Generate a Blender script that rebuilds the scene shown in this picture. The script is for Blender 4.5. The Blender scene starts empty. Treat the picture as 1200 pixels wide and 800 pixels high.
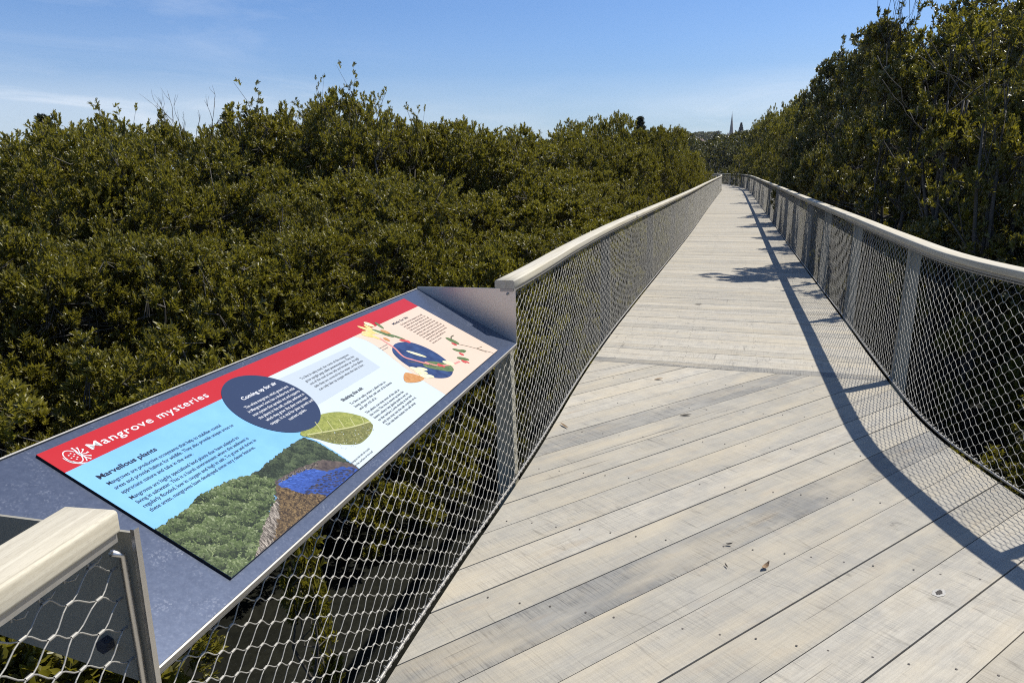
import bpy, bmesh, math, random
import numpy as np
from mathutils import Matrix, Vector
R = math.radians
random.seed(7)
rng = np.random.default_rng(11)
scene = bpy.context.scene
COL = scene.collection

# ------------------------------------------------------------------ helpers
def link(o, parent=None):
    COL.objects.link(o)
    if parent is not None:
        o.parent = parent
    return o

def tag(o, label=None, cat=None, group=None, kind=None):
    if label: o['label'] = label
    if cat: o['category'] = cat
    if group: o['group'] = group
    if kind: o['kind'] = kind
    return o

def empty(name, loc=(0, 0, 0), rz=0.0):
    o = bpy.data.objects.new(name, None)
    o.empty_display_size = 0.2
    o.location = loc
    o.rotation_euler = (0, 0, rz)
    return link(o)

class MB:
    """collects quads / ngons in python lists"""
    def __init__(s):
        s.v = []; s.f = []; s.m = []
    def add(s, vs, fs, m=0):
        b = len(s.v)
        s.v += [tuple(map(float, p)) for p in vs]
        s.f += [tuple(b + i for i in f) for f in fs]
        s.m += [m] * len(fs)
    def box(s, c, d, m=0, M=None):
        x, y, z = d[0] / 2, d[1] / 2, d[2] / 2
        vs = [Vector((sx * x, sy * y, sz * z)) for sz in (-1, 1) for sy in (-1, 1) for sx in (-1, 1)]
        if M is not None: vs = [M @ p for p in vs]
        vs = [p + Vector(c) for p in vs]
        s.add(vs, [(0, 2, 3, 1), (4, 5, 7, 6), (0, 1, 5, 4), (2, 6, 7, 3), (0, 4, 6, 2), (1, 3, 7, 5)], m)
    def tube(s, pts, rad, n=8, m=0, caps=True):
        pts = [Vector(p) for p in pts]
        if not hasattr(rad, '__len__'): rad = [rad] * len(pts)
        vs = []; prev = None
        for i, p in enumerate(pts):
            t = (pts[min(i + 1, len(pts) - 1)] - pts[max(i - 1, 0)])
            if t.length < 1e-9: t = Vector((0, 0, 1))
            t.normalize()
            if prev is None:
                a = Vector((0, 0, 1)) if abs(t.z) < .9 else Vector((1, 0, 0))
                u = t.cross(a).normalized()
            else:
                u = (prev - t * prev.dot(t)).normalized()
            prev = u
            w = t.cross(u)
            for k in range(n):
                an = 2 * math.pi * k / n
                vs.append(p + (u * math.cos(an) + w * math.sin(an)) * rad[i])
        fs = []
        for i in range(len(pts) - 1):
            for k in range(n):
                k2 = (k + 1) % n
                fs.append((i * n + k, i * n + k2, (i + 1) * n + k2, (i + 1) * n + k))
        if caps:
            fs.append(tuple(range(n - 1, -1, -1)))
            fs.append(tuple((len(pts) - 1) * n + k for k in range(n)))
        s.add(vs, fs, m)
    def sweep(s, path, prof, m=0, closed=True, caps=True):
        """path: list of (pos, side) where side is the unit vector for prof x; prof z is world up"""
        n = len(prof); vs = []
        for p, sd in path:
            for (a, b) in prof:
                vs.append(Vector(p) + Vector(sd) * a + Vector((0, 0, b)))
        fs = []
        for i in range(len(path) - 1):
            for k in range(n if closed else n - 1):
                k2 = (k + 1) % n
                fs.append((i * n + k, (i + 1) * n + k, (i + 1) * n + k2, i * n + k2))
        if caps:
            fs.append(tuple(range(n))); fs.append(tuple((len(path) - 1) * n + k for k in range(n - 1, -1, -1)))
        s.add(vs, fs, m)
    def mesh(s, name, mats, smooth=False):
        me = bpy.data.meshes.new(name)
        me.from_pydata(s.v, [], s.f)
        for mt in (mats if isinstance(mats, (list, tuple)) else [mats]): me.materials.append(mt)
        me.polygons.foreach_set('material_index', s.m)
        if smooth: me.polygons.foreach_set('use_smooth', [True] * len(me.polygons))
        me.update()
        return me
    def build(s, name, mats, parent=None, smooth=False):
        return link(bpy.data.objects.new(name, s.mesh(name, mats, smooth)), parent)

def fix_normals(o):
    bm = bmesh.new(); bm.from_mesh(o.data)
    bmesh.ops.recalc_face_normals(bm, faces=bm.faces)
    bm.to_mesh(o.data); bm.free()
    return o

def np_mesh(name, V, F, mats, smooth=False, rnd=None, mi=None):
    """V (n,3), F (m,k) all faces with the same corner count k"""
    me = bpy.data.meshes.new(name)
    V = np.asarray(V, np.float32); F = np.asarray(F, np.int32); m, k = F.shape
    me.vertices.add(len(V)); me.vertices.foreach_set('co', V.ravel())
    me.loops.add(m * k); me.loops.foreach_set('vertex_index', F.ravel())
    me.polygons.add(m)
    me.polygons.foreach_set('loop_start', np.arange(m, dtype=np.int32) * k)
    me.polygons.foreach_set('loop_total', np.full(m, k, np.int32))
    if smooth: me.polygons.foreach_set('use_smooth', np.ones(m, bool))
    if mi is not None: me.polygons.foreach_set('material_index', np.asarray(mi, np.int32))
    for mt in (mats if isinstance(mats, (list, tuple)) else [mats]): me.materials.append(mt)
    if rnd is not None:
        a = me.attributes.new('rnd', 'FLOAT', 'FACE'); a.data.foreach_set('value', np.asarray(rnd, np.float32))
    me.update(calc_edges=True)
    return me

# ------------------------------------------------------------------ materials
def newmat(name):
    m = bpy.data.materials.new(name); m.use_nodes = True
    nt = m.node_tree
    return m, nt, nt.nodes['Principled BSDF'], nt.nodes['Material Output']

def N(nt, t, **kw):
    n = nt.nodes.new(t)
    for k, v in kw.items():
        if k in n.inputs: n.inputs[k].default_value = v
        else: setattr(n, k, v)
    return n

def noise(nt, vec, scale, detail=4, rough=.55, mapscale=None, dist=0):
    if mapscale is not None:
        mp = N(nt, 'ShaderNodeMapping'); mp.inputs['Scale'].default_value = mapscale
        nt.links.new(vec, mp.inputs['Vector']); vec = mp.outputs['Vector']
    n = N(nt, 'ShaderNodeTexNoise', Scale=scale, Detail=detail, Roughness=rough, Distortion=dist)
    nt.links.new(vec, n.inputs['Vector'])
    return n.outputs['Fac']

def ramp(nt, fac, stops):
    r = N(nt, 'ShaderNodeValToRGB')
    e = r.color_ramp.elements
    while len(e) < len(stops): e.new(.5)
    for el, (p, c) in zip(e, stops):
        el.position = p
        el.color = (c, c, c, 1) if not hasattr(c, '__len__') else (*c, 1)
    nt.links.new(fac, r.inputs['Fac'])
    return r.outputs['Color']

def mix(nt, fac, a, b, mode='MIX'):
    n = N(nt, 'ShaderNodeMix', data_type='RGBA', blend_type=mode)
    for s, v in ((n.inputs[0], fac), (n.inputs[6], a), (n.inputs[7], b)):
        if isinstance(v, (int, float)): s.default_value = v
        elif isinstance(v, (tuple, list)): s.default_value = (*v, 1)
        else: nt.links.new(v, s)
    return n.outputs[2]

def math_n(nt, op, a, b=None):
    n = N(nt, 'ShaderNodeMath', operation=op)
    for s, v in ((n.inputs[0], a), (n.inputs[1], b)):
        if v is None: continue
        if isinstance(v, (int, float)): s.default_value = v
        else: nt.links.new(v, s)
    return n.outputs[0]

def bump(nt, bs, h, strength, dist=.002):
    b = N(nt, 'ShaderNodeBump', Strength=strength, Distance=dist)
    nt.links.new(h, b.inputs['Height']); nt.links.new(b.outputs['Normal'], bs.inputs['Normal'])

def attr(nt, name):
    return N(nt, 'ShaderNodeAttribute', attribute_name=name)

def objco(nt):
    return N(nt, 'ShaderNodeTexCoord').outputs['Object']

def simple(name, col, rough=.6, metal=0.0, var=.12, scale=20, spec=None):
    m, nt, bs, _ = newmat(name)
    f = noise(nt, objco(nt), scale, 5)
    c = mix(nt, f, tuple(x * (1 - var) for x in col), tuple(min(1, x * (1 + var)) for x in col))
    nt.links.new(c, bs.inputs['Base Color'])
    bs.inputs['Roughness'].default_value = rough; bs.inputs['Metallic'].default_value = metal
    if spec is not None: bs.inputs['Specular IOR Level'].default_value = spec
    return m

def mat_deck():
    m, nt, bs, _ = newmat('weathered_deck_timber')
    uv = N(nt, 'ShaderNodeUVMap', uv_map='board').outputs['UV']
    sep = N(nt, 'ShaderNodeSeparateXYZ'); nt.links.new(uv, sep.inputs[0])
    tone = attr(nt, 'tone').outputs['Fac']; grey = attr(nt, 'grey').outputs['Fac']
    base = mix(nt, tone, (.28, .255, .20), (.43, .39, .31))
    base = mix(nt, math_n(nt, 'MULTIPLY', grey, math_n(nt, 'ADD', .25, math_n(nt, 'MULTIPLY', noise(nt, uv, 1.0, 5, .65, (5.0, 16.0, 1.0)), 1.3))), base, (.155, .152, .138))
    # broad bleaching
    pat = noise(nt, uv, 1.6, 4, .6)
    base = mix(nt, ramp(nt, pat, [(.35, 0), (.7, 1)]), base, mix(nt, .4, base, (.43, .405, .34)))
    # lengthwise grain
    g = noise(nt, uv, 1.0, 7, .72, (4.0, 130.0, 1.0), .6)
    base = mix(nt, math_n(nt, 'MULTIPLY', ramp(nt, g, [(.42, 0), (.68, 1)]), .42), base, (.17, .155, .125))
    # saw marks across, in patches, stronger on grey boards
    s = noise(nt, uv, 1.0, 6, .75, (150.0, 4.0, 1.0), .5)
    mk = noise(nt, uv, 1.0, 3, .6, (2.6, 9.0, 1.0))
    mk = ramp(nt, mk, [(.36, 0), (.58, 1)])
    sm = math_n(nt, 'MULTIPLY', ramp(nt, s, [(.48, 0), (.62, 1)]), math_n(nt, 'MULTIPLY', mk, math_n(nt, 'ADD', .30, math_n(nt, 'MULTIPLY', grey, .8))))
    base = mix(nt, sm, base, (.085, .083, .078))
    # tan blotches
    t = noise(nt, uv, 1.0, 3, .5, (3.5, 14.0, 1.0))
    base = mix(nt, math_n(nt, 'MULTIPLY', ramp(nt, t, [(.6, 0), (.76, 1)]), .3), base, (.33, .245, .15))
    kn = N(nt, 'ShaderNodeTexVoronoi', Scale=1.0, Randomness=1.0)
    kmp = N(nt, 'ShaderNodeMapping'); kmp.inputs['Scale'].default_value = (1.5, 4.2, 1); nt.links.new(uv, kmp.inputs['Vector']); nt.links.new(kmp.outputs[0], kn.inputs['Vector'])
    base = mix(nt, ramp(nt, kn.outputs['Distance'], [(.02, .75), (.035, .35), (.09, 0)]), base, (.17, .125, .075))
    blot = noise(nt, uv, 9, 5, .7)
    base = mix(nt, ramp(nt, blot, [(.42, 0), (.75, .5)]), base, (.2, .195, .18))
    cl_ = noise(nt, uv, 1.0, 2, .5, (7.0, .6, 1.0))
    cl_ = ramp(nt, math_n(nt, 'ABSOLUTE', math_n(nt, 'SUBTRACT', cl_, .5)), [(.0015, .55), (.0045, 0)])
    base = mix(nt, math_n(nt, 'MULTIPLY', cl_, ramp(nt, mk, [(0, .15), (1, 1)])), base, (.07, .066, .058))
    yb = noise(nt, uv, 1.0, 4, .6, (1.1, 5.5, 1.0))
    base = mix(nt, math_n(nt, 'MULTIPLY', ramp(nt, yb, [(.45, 0), (.68, 1)]), .45), base, (.44, .37, .25))
    ck = noise(nt, uv, 1.0, 2, .4, (.55, 46.0, 1.0), 1.2)
    base = mix(nt, ramp(nt, ck, [(.70, 0), (.735, .7)]), base, (.09, .08, .065))
    fine = noise(nt, uv, 260, 3, .7)
    base = mix(nt, ramp(nt, fine, [(.3, 0.28), (.55, 0)]), base, (.12, .11, .095))
    # a few dark spots
    vo = N(nt, 'ShaderNodeTexVoronoi', Scale=2.3); nt.links.new(uv, vo.inputs['Vector'])
    base = mix(nt, ramp(nt, vo.outputs['Distance'], [(.006, .8), (.013, 0)]), base, (.05, .04, .03))
    nt.links.new(base, bs.inputs['Base Color'])
    bs.inputs['Roughness'].default_value = .82; bs.inputs['Specular IOR Level'].default_value = .25
    h = math_n(nt, 'ADD', math_n(nt, 'MULTIPLY', g, .5), math_n(nt, 'ADD', s, math_n(nt, 'MULTIPLY', fine, .4)))
    bump(nt, bs, h, .35, .0015)
    return m

def mat_rail():
    m, nt, bs, _ = newmat('pale_handrail_timber')
    uv = N(nt, 'ShaderNodeUVMap', uv_map='board').outputs['UV']
    g = noise(nt, uv, 1.0, 6, .6, (1.6, 70.0, 1.0), .5)
    p = noise(nt, uv, 1.0, 3, .5, (1.1, 7.0, 1.0))
    c = mix(nt, ramp(nt, g, [(.3, 0), (.7, 1)]), (.36, .315, .22), (.56, .51, .385))
    c = mix(nt, ramp(nt, p, [(.35, 0), (.7, 1)]), c, mix(nt, .5, c, (.43, .40, .34)))
    ck = noise(nt, uv, 1.0, 2, .4, (.7, 60.0, 1.0), 1.0)
    c = mix(nt, ramp(nt, ck, [(.70, 0), (.73, .5)]), c, (.13, .105, .07))
    f = noise(nt, uv, 1.0, 4, .7, (60.0, 300.0, 1.0))
    c = mix(nt, ramp(nt, f, [(.3, .3), (.5, 0)]), c, (.2, .17, .12))
    nt.links.new(c, bs.inputs['Base Color']); bs.inputs['Roughness'].default_value = .62
    bs.inputs['Specular IOR Level'].default_value = .3
    bump(nt, bs, g, .25, .001)
    return m

def mat_metal(name, col, rough, metal=1.0, dust=0.0, brushed=False, scale=60, vary=.16):
    m, nt, bs, _ = newmat(name)
    oc = objco(nt)
    f = noise(nt, oc, scale, 5, .6, (1, 14, 1) if brushed else None)
    c = mix(nt, f, tuple(x * (1 - vary) for x in col), tuple(min(1, x * (1 + vary)) for x in col))
    ro = mix(nt, f, (rough * .85,) * 3, (min(1, rough * 1.2),) * 3)
    if dust:
        d1 = noise(nt, oc, 9, 6, .7); d2 = noise(nt, oc, 160, 3, .6)
        d = math_n(nt, 'MULTIPLY', ramp(nt, d1, [(.5, .1), (.72, 1)]), ramp(nt, d2, [(.5, 0), (.66, 1)]))
        d = math_n(nt, 'MULTIPLY', d, dust)
        c = mix(nt, d, c, (.5, .5, .5)); ro = mix(nt, d, ro, (.9, .9, .9))
        nt.links.new(mix(nt, d, (metal,) * 3, (0, 0, 0)), bs.inputs['Metallic'])
    else:
        bs.inputs['Metallic'].default_value = metal
    nt.links.new(c, bs.inputs['Base Color']); nt.links.new(ro, bs.inputs['Roughness'])
    return m

def mat_print(name, a, b=None, scale=30, kind='noise', rough=.45):
    m, nt, bs, _ = newmat(name)
    if b is None:
        b = a
    oc = objco(nt)
    if kind == 'leafy':
        v = N(nt, 'ShaderNodeTexVoronoi', Scale=scale); nt.links.new(oc, v.inputs['Vector'])
        f1 = v.outputs['Color']; sp = N(nt, 'ShaderNodeSeparateColor'); nt.links.new(f1, sp.inputs[0])
        big = noise(nt, oc, scale * .22, 4, .6)
        f = math_n(nt, 'ADD', math_n(nt, 'MULTIPLY', sp.outputs[0], .5), math_n(nt, 'SUBTRACT', math_n(nt, 'MULTIPLY', big, 1.7), .6))
        c = ramp(nt, f, [(.12, tuple(x * .12 for x in a)), (.4, a), (.95, b)])
    elif kind == 'streak':
        f = noise(nt, oc, 1.0, 5, .7, (scale, scale * 6, 1), .4); c = ramp(nt, f, [(.4, a), (.62, b)])
    else:
        f = noise(nt, oc, scale, 5, .65); c = ramp(nt, f, [(.35, a), (.65, b)])
    nt.links.new(c, bs.inputs['Base Color'])
    bs.inputs['Roughness'].default_value = rough; bs.inputs['Specular IOR Level'].default_value = .18
    return m

def mat_leaf(name, c0, c1, pale, trans=.22, ro=.40):
    m, nt, bs, out = newmat(name)
    r = attr(nt, 'rnd').outputs['Fac']
    oi = N(nt, 'ShaderNodeObjectInfo')
    c = mix(nt, r, c0, c1)
    c = mix(nt, math_n(nt, 'MULTIPLY', oi.outputs['Random'], .35), c, tuple(x * .62 for x in c0))
    ye = ramp(nt, r, [(.90, 0), (.95, 1)])
    c = mix(nt, math_n(nt, 'MULTIPLY', ye, .8), c, (.16, .12, .02))
    geo = N(nt, 'ShaderNodeNewGeometry')
    c2 = mix(nt, geo.outputs['Backfacing'], c, mix(nt, .55, c, pale))
    nt.links.new(c2, bs.inputs['Base Color'])
    bs.inputs['Roughness'].default_value = ro; bs.inputs['Specular IOR Level'].default_value = .5
    tr = N(nt, 'ShaderNodeBsdfTranslucent'); nt.links.new(mix(nt, .5, c, (.25, .225, .012)), tr.inputs['Color'])
    ms = N(nt, 'ShaderNodeMixShader'); ms.inputs[0].default_value = trans
    nt.links.new(bs.outputs[0], ms.inputs[1]); nt.links.new(tr.outputs[0], ms.inputs[2])
    nt.links.new(ms.outputs[0], out.inputs['Surface'])
    return m

def mat_mud():
    m, nt, bs, _ = newmat('wet_mud')
    oc = objco(nt)
    a = noise(nt, oc, .9, 6, .6); b = noise(nt, oc, 14, 5, .65)
    c = mix(nt, ramp(nt, a, [(.35, 0), (.65, 1)]), (.006, .0065, .0045), (.012, .012, .008))
    c = mix(nt, ramp(nt, b, [(.4, .5), (.6, 0)]), c, (.003, .003, .002))
    nt.links.new(c, bs.inputs['Base Color'])
    bs.inputs['Roughness'].default_value = .9; bs.inputs['Specular IOR Level'].default_value = .08
    bump(nt, bs, b, .5, .03)
    return m

M = dict(
    deck=mat_deck(), rail=mat_rail(),
    nail=simple('nail_rust', (.05, .04, .03), .7),
    steel=mat_metal('brushed_stainless', (.56, .54, .51), .38, 1.0, brushed=True),
    plate=mat_metal('dull_plate', (.30, .275, .21), .5, .25, brushed=True),
    wire=mat_metal('stainless_wire', (.33, .315, .275), .58, .45),
    bar=mat_metal('dull_steel_bar', (.36, .34, .30), .5, .7),
    post=mat_metal('olive_grey_post', (.31, .29, .22), .6, .15),
    postd=mat_metal('dark_bronze_post', (.09, .088, .07), .6, .15),
    tray=mat_metal('dusty_anodised_tray', (.072, .088, .128), .36, .7, dust=.22, vary=.06),
    traydark=mat_metal('tray_edge_dark', (.06, .063, .075), .5, .5),
    dark=simple('rubber_black', (.01, .01, .011), .5),
    underdeck=simple('tarred_bearer', (.03, .027, .022), .85),
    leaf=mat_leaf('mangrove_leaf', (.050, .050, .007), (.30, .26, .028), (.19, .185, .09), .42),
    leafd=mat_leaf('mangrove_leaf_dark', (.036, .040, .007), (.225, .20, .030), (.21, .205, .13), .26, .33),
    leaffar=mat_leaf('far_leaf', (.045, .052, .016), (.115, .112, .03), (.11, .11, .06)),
    pine=mat_leaf('pine_needles', (.010, .018, .008), (.024, .034, .014), (.05, .06, .04), .08),
    bark=simple('grey_bark', (.075, .066, .052), .85, var=.4, scale=30),
    twig=simple('bare_twig_grey', (.085, .075, .06), .85, var=.3, scale=30),
    mud=mat_mud(),
    stone=simple('spire_sandstone', (.34, .27, .20), .8, scale=1),
    rooft=simple('terracotta_roof', (.13, .07, .05), .75, scale=2),
    wallp=simple('pale_render', (.3, .25, .19), .8, scale=2),
    glass=simple('window_dark', (.03, .035, .04), .15),
    hill=simple('hill_scrub', (.022, .030, .010), .95, var=.4, scale=.06),
    litter=simple('dry_leaf', (.26, .17, .09), .8, var=.4, scale=200),
    litterd=simple('dark_twig', (.03, .024, .018), .8),
)

# ------------------------------------------------------------------ camera (fixed by the perspective of the photograph)
FPX, ROLL, VX, VY, EYE = 850.0, .02, 862.0, 197.0, 1.60
c_, s_ = math.cos(ROLL), math.sin(ROLL)
u0 = c_ * (VX - 600) - s_ * (VY - 400); v0 = s_ * (VX - 600) + c_ * (VY - 400)
PITCH = math.atan(-v0 / FPX); YAW = math.atan(u0 / FPX * math.cos(PITCH))
Fv = Vector((-math.sin(YAW) * math.cos(PITCH), math.cos(YAW) * math.cos(PITCH), -math.sin(PITCH)))
Rv = Vector((math.cos(YAW), math.sin(YAW), 0)); Uv = Rv.cross(Fv)
cx_ = Rv * c_ - Uv * s_; cy_ = Rv * s_ + Uv * c_; cz_ = -Fv
cam = bpy.data.cameras.new('camera'); co = bpy.data.objects.new('camera', cam); COL.objects.link(co)
co.matrix_world = Matrix(((cx_.x, cy_.x, cz_.x, 0), (cx_.y, cy_.y, cz_.y, 0), (cx_.z, cy_.z, cz_.z, EYE), (0, 0, 0, 1)))
cam.sensor_width = 36; cam.lens = FPX / 1200 * 36; cam.clip_start = .05; cam.clip_end = 6000
scene.camera = co
scene.cycles.use_denoising = False; scene.cycles.filter_width = 1.1

# ------------------------------------------------------------------ light
SUN = Vector((.456, .40, 1.0)).normalized()
elev = math.asin(SUN.z); azim = math.atan2(SUN.x, SUN.y)
sl = bpy.data.lights.new('sun', 'SUN'); sl.energy = 4.7; sl.angle = R(.53); sl.color = (1.0, .965, .905)
so = bpy.data.objects.new('sun', sl); COL.objects.link(so)
so.rotation_euler = (-SUN).to_track_quat('-Z', 'Y').to_euler()

w = bpy.data.worlds.new('World'); scene.world = w; w.use_nodes = True
nt = w.node_tree; bg = nt.nodes['Background']
sky = N(nt, 'ShaderNodeTexSky', sky_type='NISHITA'); sky.sun_disc = False
sky.sun_elevation = elev; sky.sun_rotation = azim
sky.altitude = 0; sky.air_density = 1.0; sky.dust_density = .6; sky.ozone_density = 2.2
tc = N(nt, 'ShaderNodeTexCoord'); gen = tc.outputs['Generated']
sx = N(nt, 'ShaderNodeSeparateXYZ'); nt.links.new(gen, sx.inputs[0])
# thin streaky cirrus: noise on the view direction projected on a high flat layer
den = math_n(nt, 'ADD', math_n(nt, 'MAXIMUM', sx.outputs['Z'], 0.0), .06)
cv = N(nt, 'ShaderNodeCombineXYZ')
nt.links.new(math_n(nt, 'DIVIDE', sx.outputs['X'], den), cv.inputs[0]); nt.links.new(math_n(nt, 'DIVIDE', sx.outputs['Y'], den), cv.inputs[1])
n1 = noise(nt, cv.outputs[0], .55, 7, .62, (1.5, .8, 1), .7)
n2 = noise(nt, cv.outputs[0], .16, 3, .5, (1.2, .7, 1))
cl = math_n(nt, 'MULTIPLY', ramp(nt, n1, [(.50, 0), (.74, 1)]), ramp(nt, n2, [(.42, 0), (.60, 1)]))
band = ramp(nt, sx.outputs['Z'], [(.0, .42), (.10, .34), (.135, .07), (.20, .30), (.30, .40), (.6, .1)])
cl = math_n(nt, 'MULTIPLY', cl, band)
veil = ramp(nt, sx.outputs['Z'], [(.02, .42), (.085, .40), (.125, .10), (.2, 0)])
n3 = noise(nt, cv.outputs[0], .25, 4, .5, (.7, .5, 1))
cl = math_n(nt, 'MINIMUM', math_n(nt, 'ADD', cl, math_n(nt, 'MULTIPLY', veil, ramp(nt, n3, [(.32, .15), (.56, 1)]))), 1.0)
tint = ramp(nt, sx.outputs['Z'], [(.0, (.48, .64, .86)), (.16, (.62, .80, 1.08)), (.45, (.74, .92, 1.20))])
skyc = mix(nt, 1.0, sky.outputs[0], tint, 'MULTIPLY')
nt.links.new(mix(nt, cl, skyc, (7.4, 7.9, 8.6)), bg.inputs['Color'])
bg.inputs['Strength'].default_value = .084
scene.view_settings.view_transform = 'Standard'; scene.view_settings.look = 'None'
scene.view_settings.gamma = 1; scene.view_settings.use_curve_mapping = False
scene.view_settings.exposure = .55

# ------------------------------------------------------------------ boardwalk plan curves
LE = [(-.74, -2.0), (-.80, -.8), (-.86, 0), (-.905, .6), (-.945, .9), (-.985, 1.4), (-1.008, 1.85), (-1.022, 2.5), (-1.026, 3.2), (-1.034, 3.8), (-1.054, 4.4), (-1.082, 5.1),
      (-1.106, 6.1), (-1.116, 7.2), (-1.108, 8.8), (-1.08, 11.6), (-1.04, 16), (-1.018, 20), (-1.015, 27), (-.995, 37), (-.955, 48), (-.93, 57), (-1.1, 65), (-1.75, 73), (-3.2, 81), (-5.6, 88), (-9, 94)]
RE = [(1.88, -2.0), (1.88, .6), (1.875, 1.9), (1.85, 2.45), (1.785, 2.85), (1.70, 3.12), (1.60, 3.36), (1.51, 3.58), (1.43, 3.82), (1.367, 4.05), (1.309, 4.3), (1.253, 4.58), (1.218, 4.86),
      (1.196, 5.2), (1.186, 5.9), (1.178, 6.8), (1.176, 8.05), (1.162, 10.2), (1.140, 14.2), (1.129, 19), (1.112, 27), (1.07, 38), (1.018, 50), (.9, 58), (.45, 67), (-.6, 77), (-2.6, 87), (-5.6, 95.5), (-8.6, 101)]

def catmull(P, step):
    P = [Vector((p[0], p[1])) for p in P]; out = []
    for i in range(len(P) - 1):
        p0 = P[max(i - 1, 0)]; p1 = P[i]; p2 = P[i + 1]; p3 = P[min(i + 2, len(P) - 1)]
        d = (p2 - p1).length; n = max(2, int(d / step))
        if i == 0: p0 = p1 * 2 - p2
        if i == len(P) - 2: p3 = p2 * 2 - p1
        t0, t1 = 0, (p1 - p0).length ** .5; t2 = t1 + d ** .5; t3 = t2 + max(1e-6, (p3 - p2).length) ** .5
        for k in range(n):
            t = t1 + (t2 - t1) * k / n
            A1 = p0 * ((t1 - t) / (t1 - t0)) + p1 * ((t - t0) / (t1 - t0))
            A2 = p1 * ((t2 - t) / (t2 - t1)) + p2 * ((t - t1) / (t2 - t1))
            A3 = p2 * ((t3 - t) / (t3 - t2)) + p3 * ((t - t2) / (t3 - t2))
            B1 = A1 * ((t2 - t) / (t2 - t0)) + A2 * ((t - t0) / (t2 - t0))
            B2 = A2 * ((t3 - t) / (t3 - t1)) + A3 * ((t - t1) / (t3 - t1))
            out.append(B1 * ((t2 - t) / (t2 - t1)) + B2 * ((t - t1) / (t2 - t1)))
    out.append(P[-1]); return out

class Curve2:
    def __init__(s, P, step=.1):
        s.p = catmull(P, step); s.s = [0.0]
        for a, b in zip(s.p, s.p[1:]): s.s.append(s.s[-1] + (b - a).length)
        s.S = np.array(s.s); s.X = np.array([q.x for q in s.p]); s.Y = np.array([q.y for q in s.p])
        s.len = s.s[-1]
    def at(s, d):
        return np.interp(d, s.S, s.X), np.interp(d, s.S, s.Y)
    def tan(s, d):
        x0, y0 = s.at(np.maximum(np.asarray(d) - .15, 0)); x1, y1 = s.at(np.minimum(np.asarray(d) + .15, s.len))
        l = np.hypot(x1 - x0, y1 - y0); return (x1 - x0) / l, (y1 - y0) / l
    def s_of_y(s, y):
        return float(np.interp(y, s.Y, s.S))
    def poly(s, d0, d1):
        pts = [tuple(map(float, s.at(d0)))] + [(p.x, p.y) for p, q in zip(s.p, s.s) if d0 < q < d1] + [tuple(map(float, s.at(d1)))]
        return pts
LC, RC = Curve2(LE), Curve2(RE)

# ------------------------------------------------------------------ boardwalk planks
def clip(poly, n, d, keep_ge=True):
    out = []; sg = 1 if keep_ge else -1
    for i in range(len(poly)):
        a, b = poly[i], poly[(i + 1) % len(poly)]
        da = sg * (a[0] * n[0] + a[1] * n[1] - d); db = sg * (b[0] * n[0] + b[1] * n[1] - d)
        if da >= 0: out.append(a)
        if (da >= 0) != (db >= 0):
            t = da / (da - db); out.append((a[0] + (b[0] - a[0]) * t, a[1] + (b[1] - a[1]) * t))
    return out

deckV, deckF, deckUV, deckT, deckG, deckM = [], [], [], [], [], []
def plank(poly, dirv, nrm, d0, tone, grey, k, th=.034):
    if len(poly) < 3: return
    ar = sum(a[0] * b[1] - b[0] * a[1] for a, b in zip(poly, poly[1:] + poly[:1]))
    if abs(ar) < 1e-4: return
    if ar < 0: poly = poly[::-1]
    n = len(poly); b0 = len(deckV); off = (k * 3.71) % 97
    dz = random.uniform(-.0012, .0012)
    deckV.extend([(x, y, dz) for x, y in poly] + [(x, y, -th) for x, y in poly])
    uvs = [(p[0] * dirv[0] + p[1] * dirv[1] + off, p[0] * nrm[0] + p[1] * nrm[1] - d0 + k * 1.37) for p in poly]
    def face(idx):
        deckF.append([b0 + i for i in idx]); deckUV.extend([uvs[i % n] for i in idx]); deckT.append(tone); deckG.append(grey); deckM.append(0)
    face(list(range(n))); face([n + i for i in range(n - 1, -1, -1)])
    for i in range(n):
        j = (i + 1) % n; face([i, n + i, n + j, j])
def nail(x, y, z=.0016, r=.0045):
    b0 = len(deckV); n = 6
    deckV.extend([(x + r * math.cos(i * math.pi / 3), y + r * math.sin(i * math.pi / 3), z) for i in range(n)])
    deckF.append([b0 + i for i in range(n)]); deckUV.extend([(x, y)] * n); deckT.append(.5); deckG.append(0); deckM.append(1)
def inside(poly, x, y):
    r = False
    for (x1, y1), (x2, y2) in zip(poly, poly[1:] + poly[:1]):
        if (y1 > y) != (y2 > y) and x < (x2 - x1) * (y - y1) / (y2 - y1) + x1: r = not r
    return r

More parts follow.
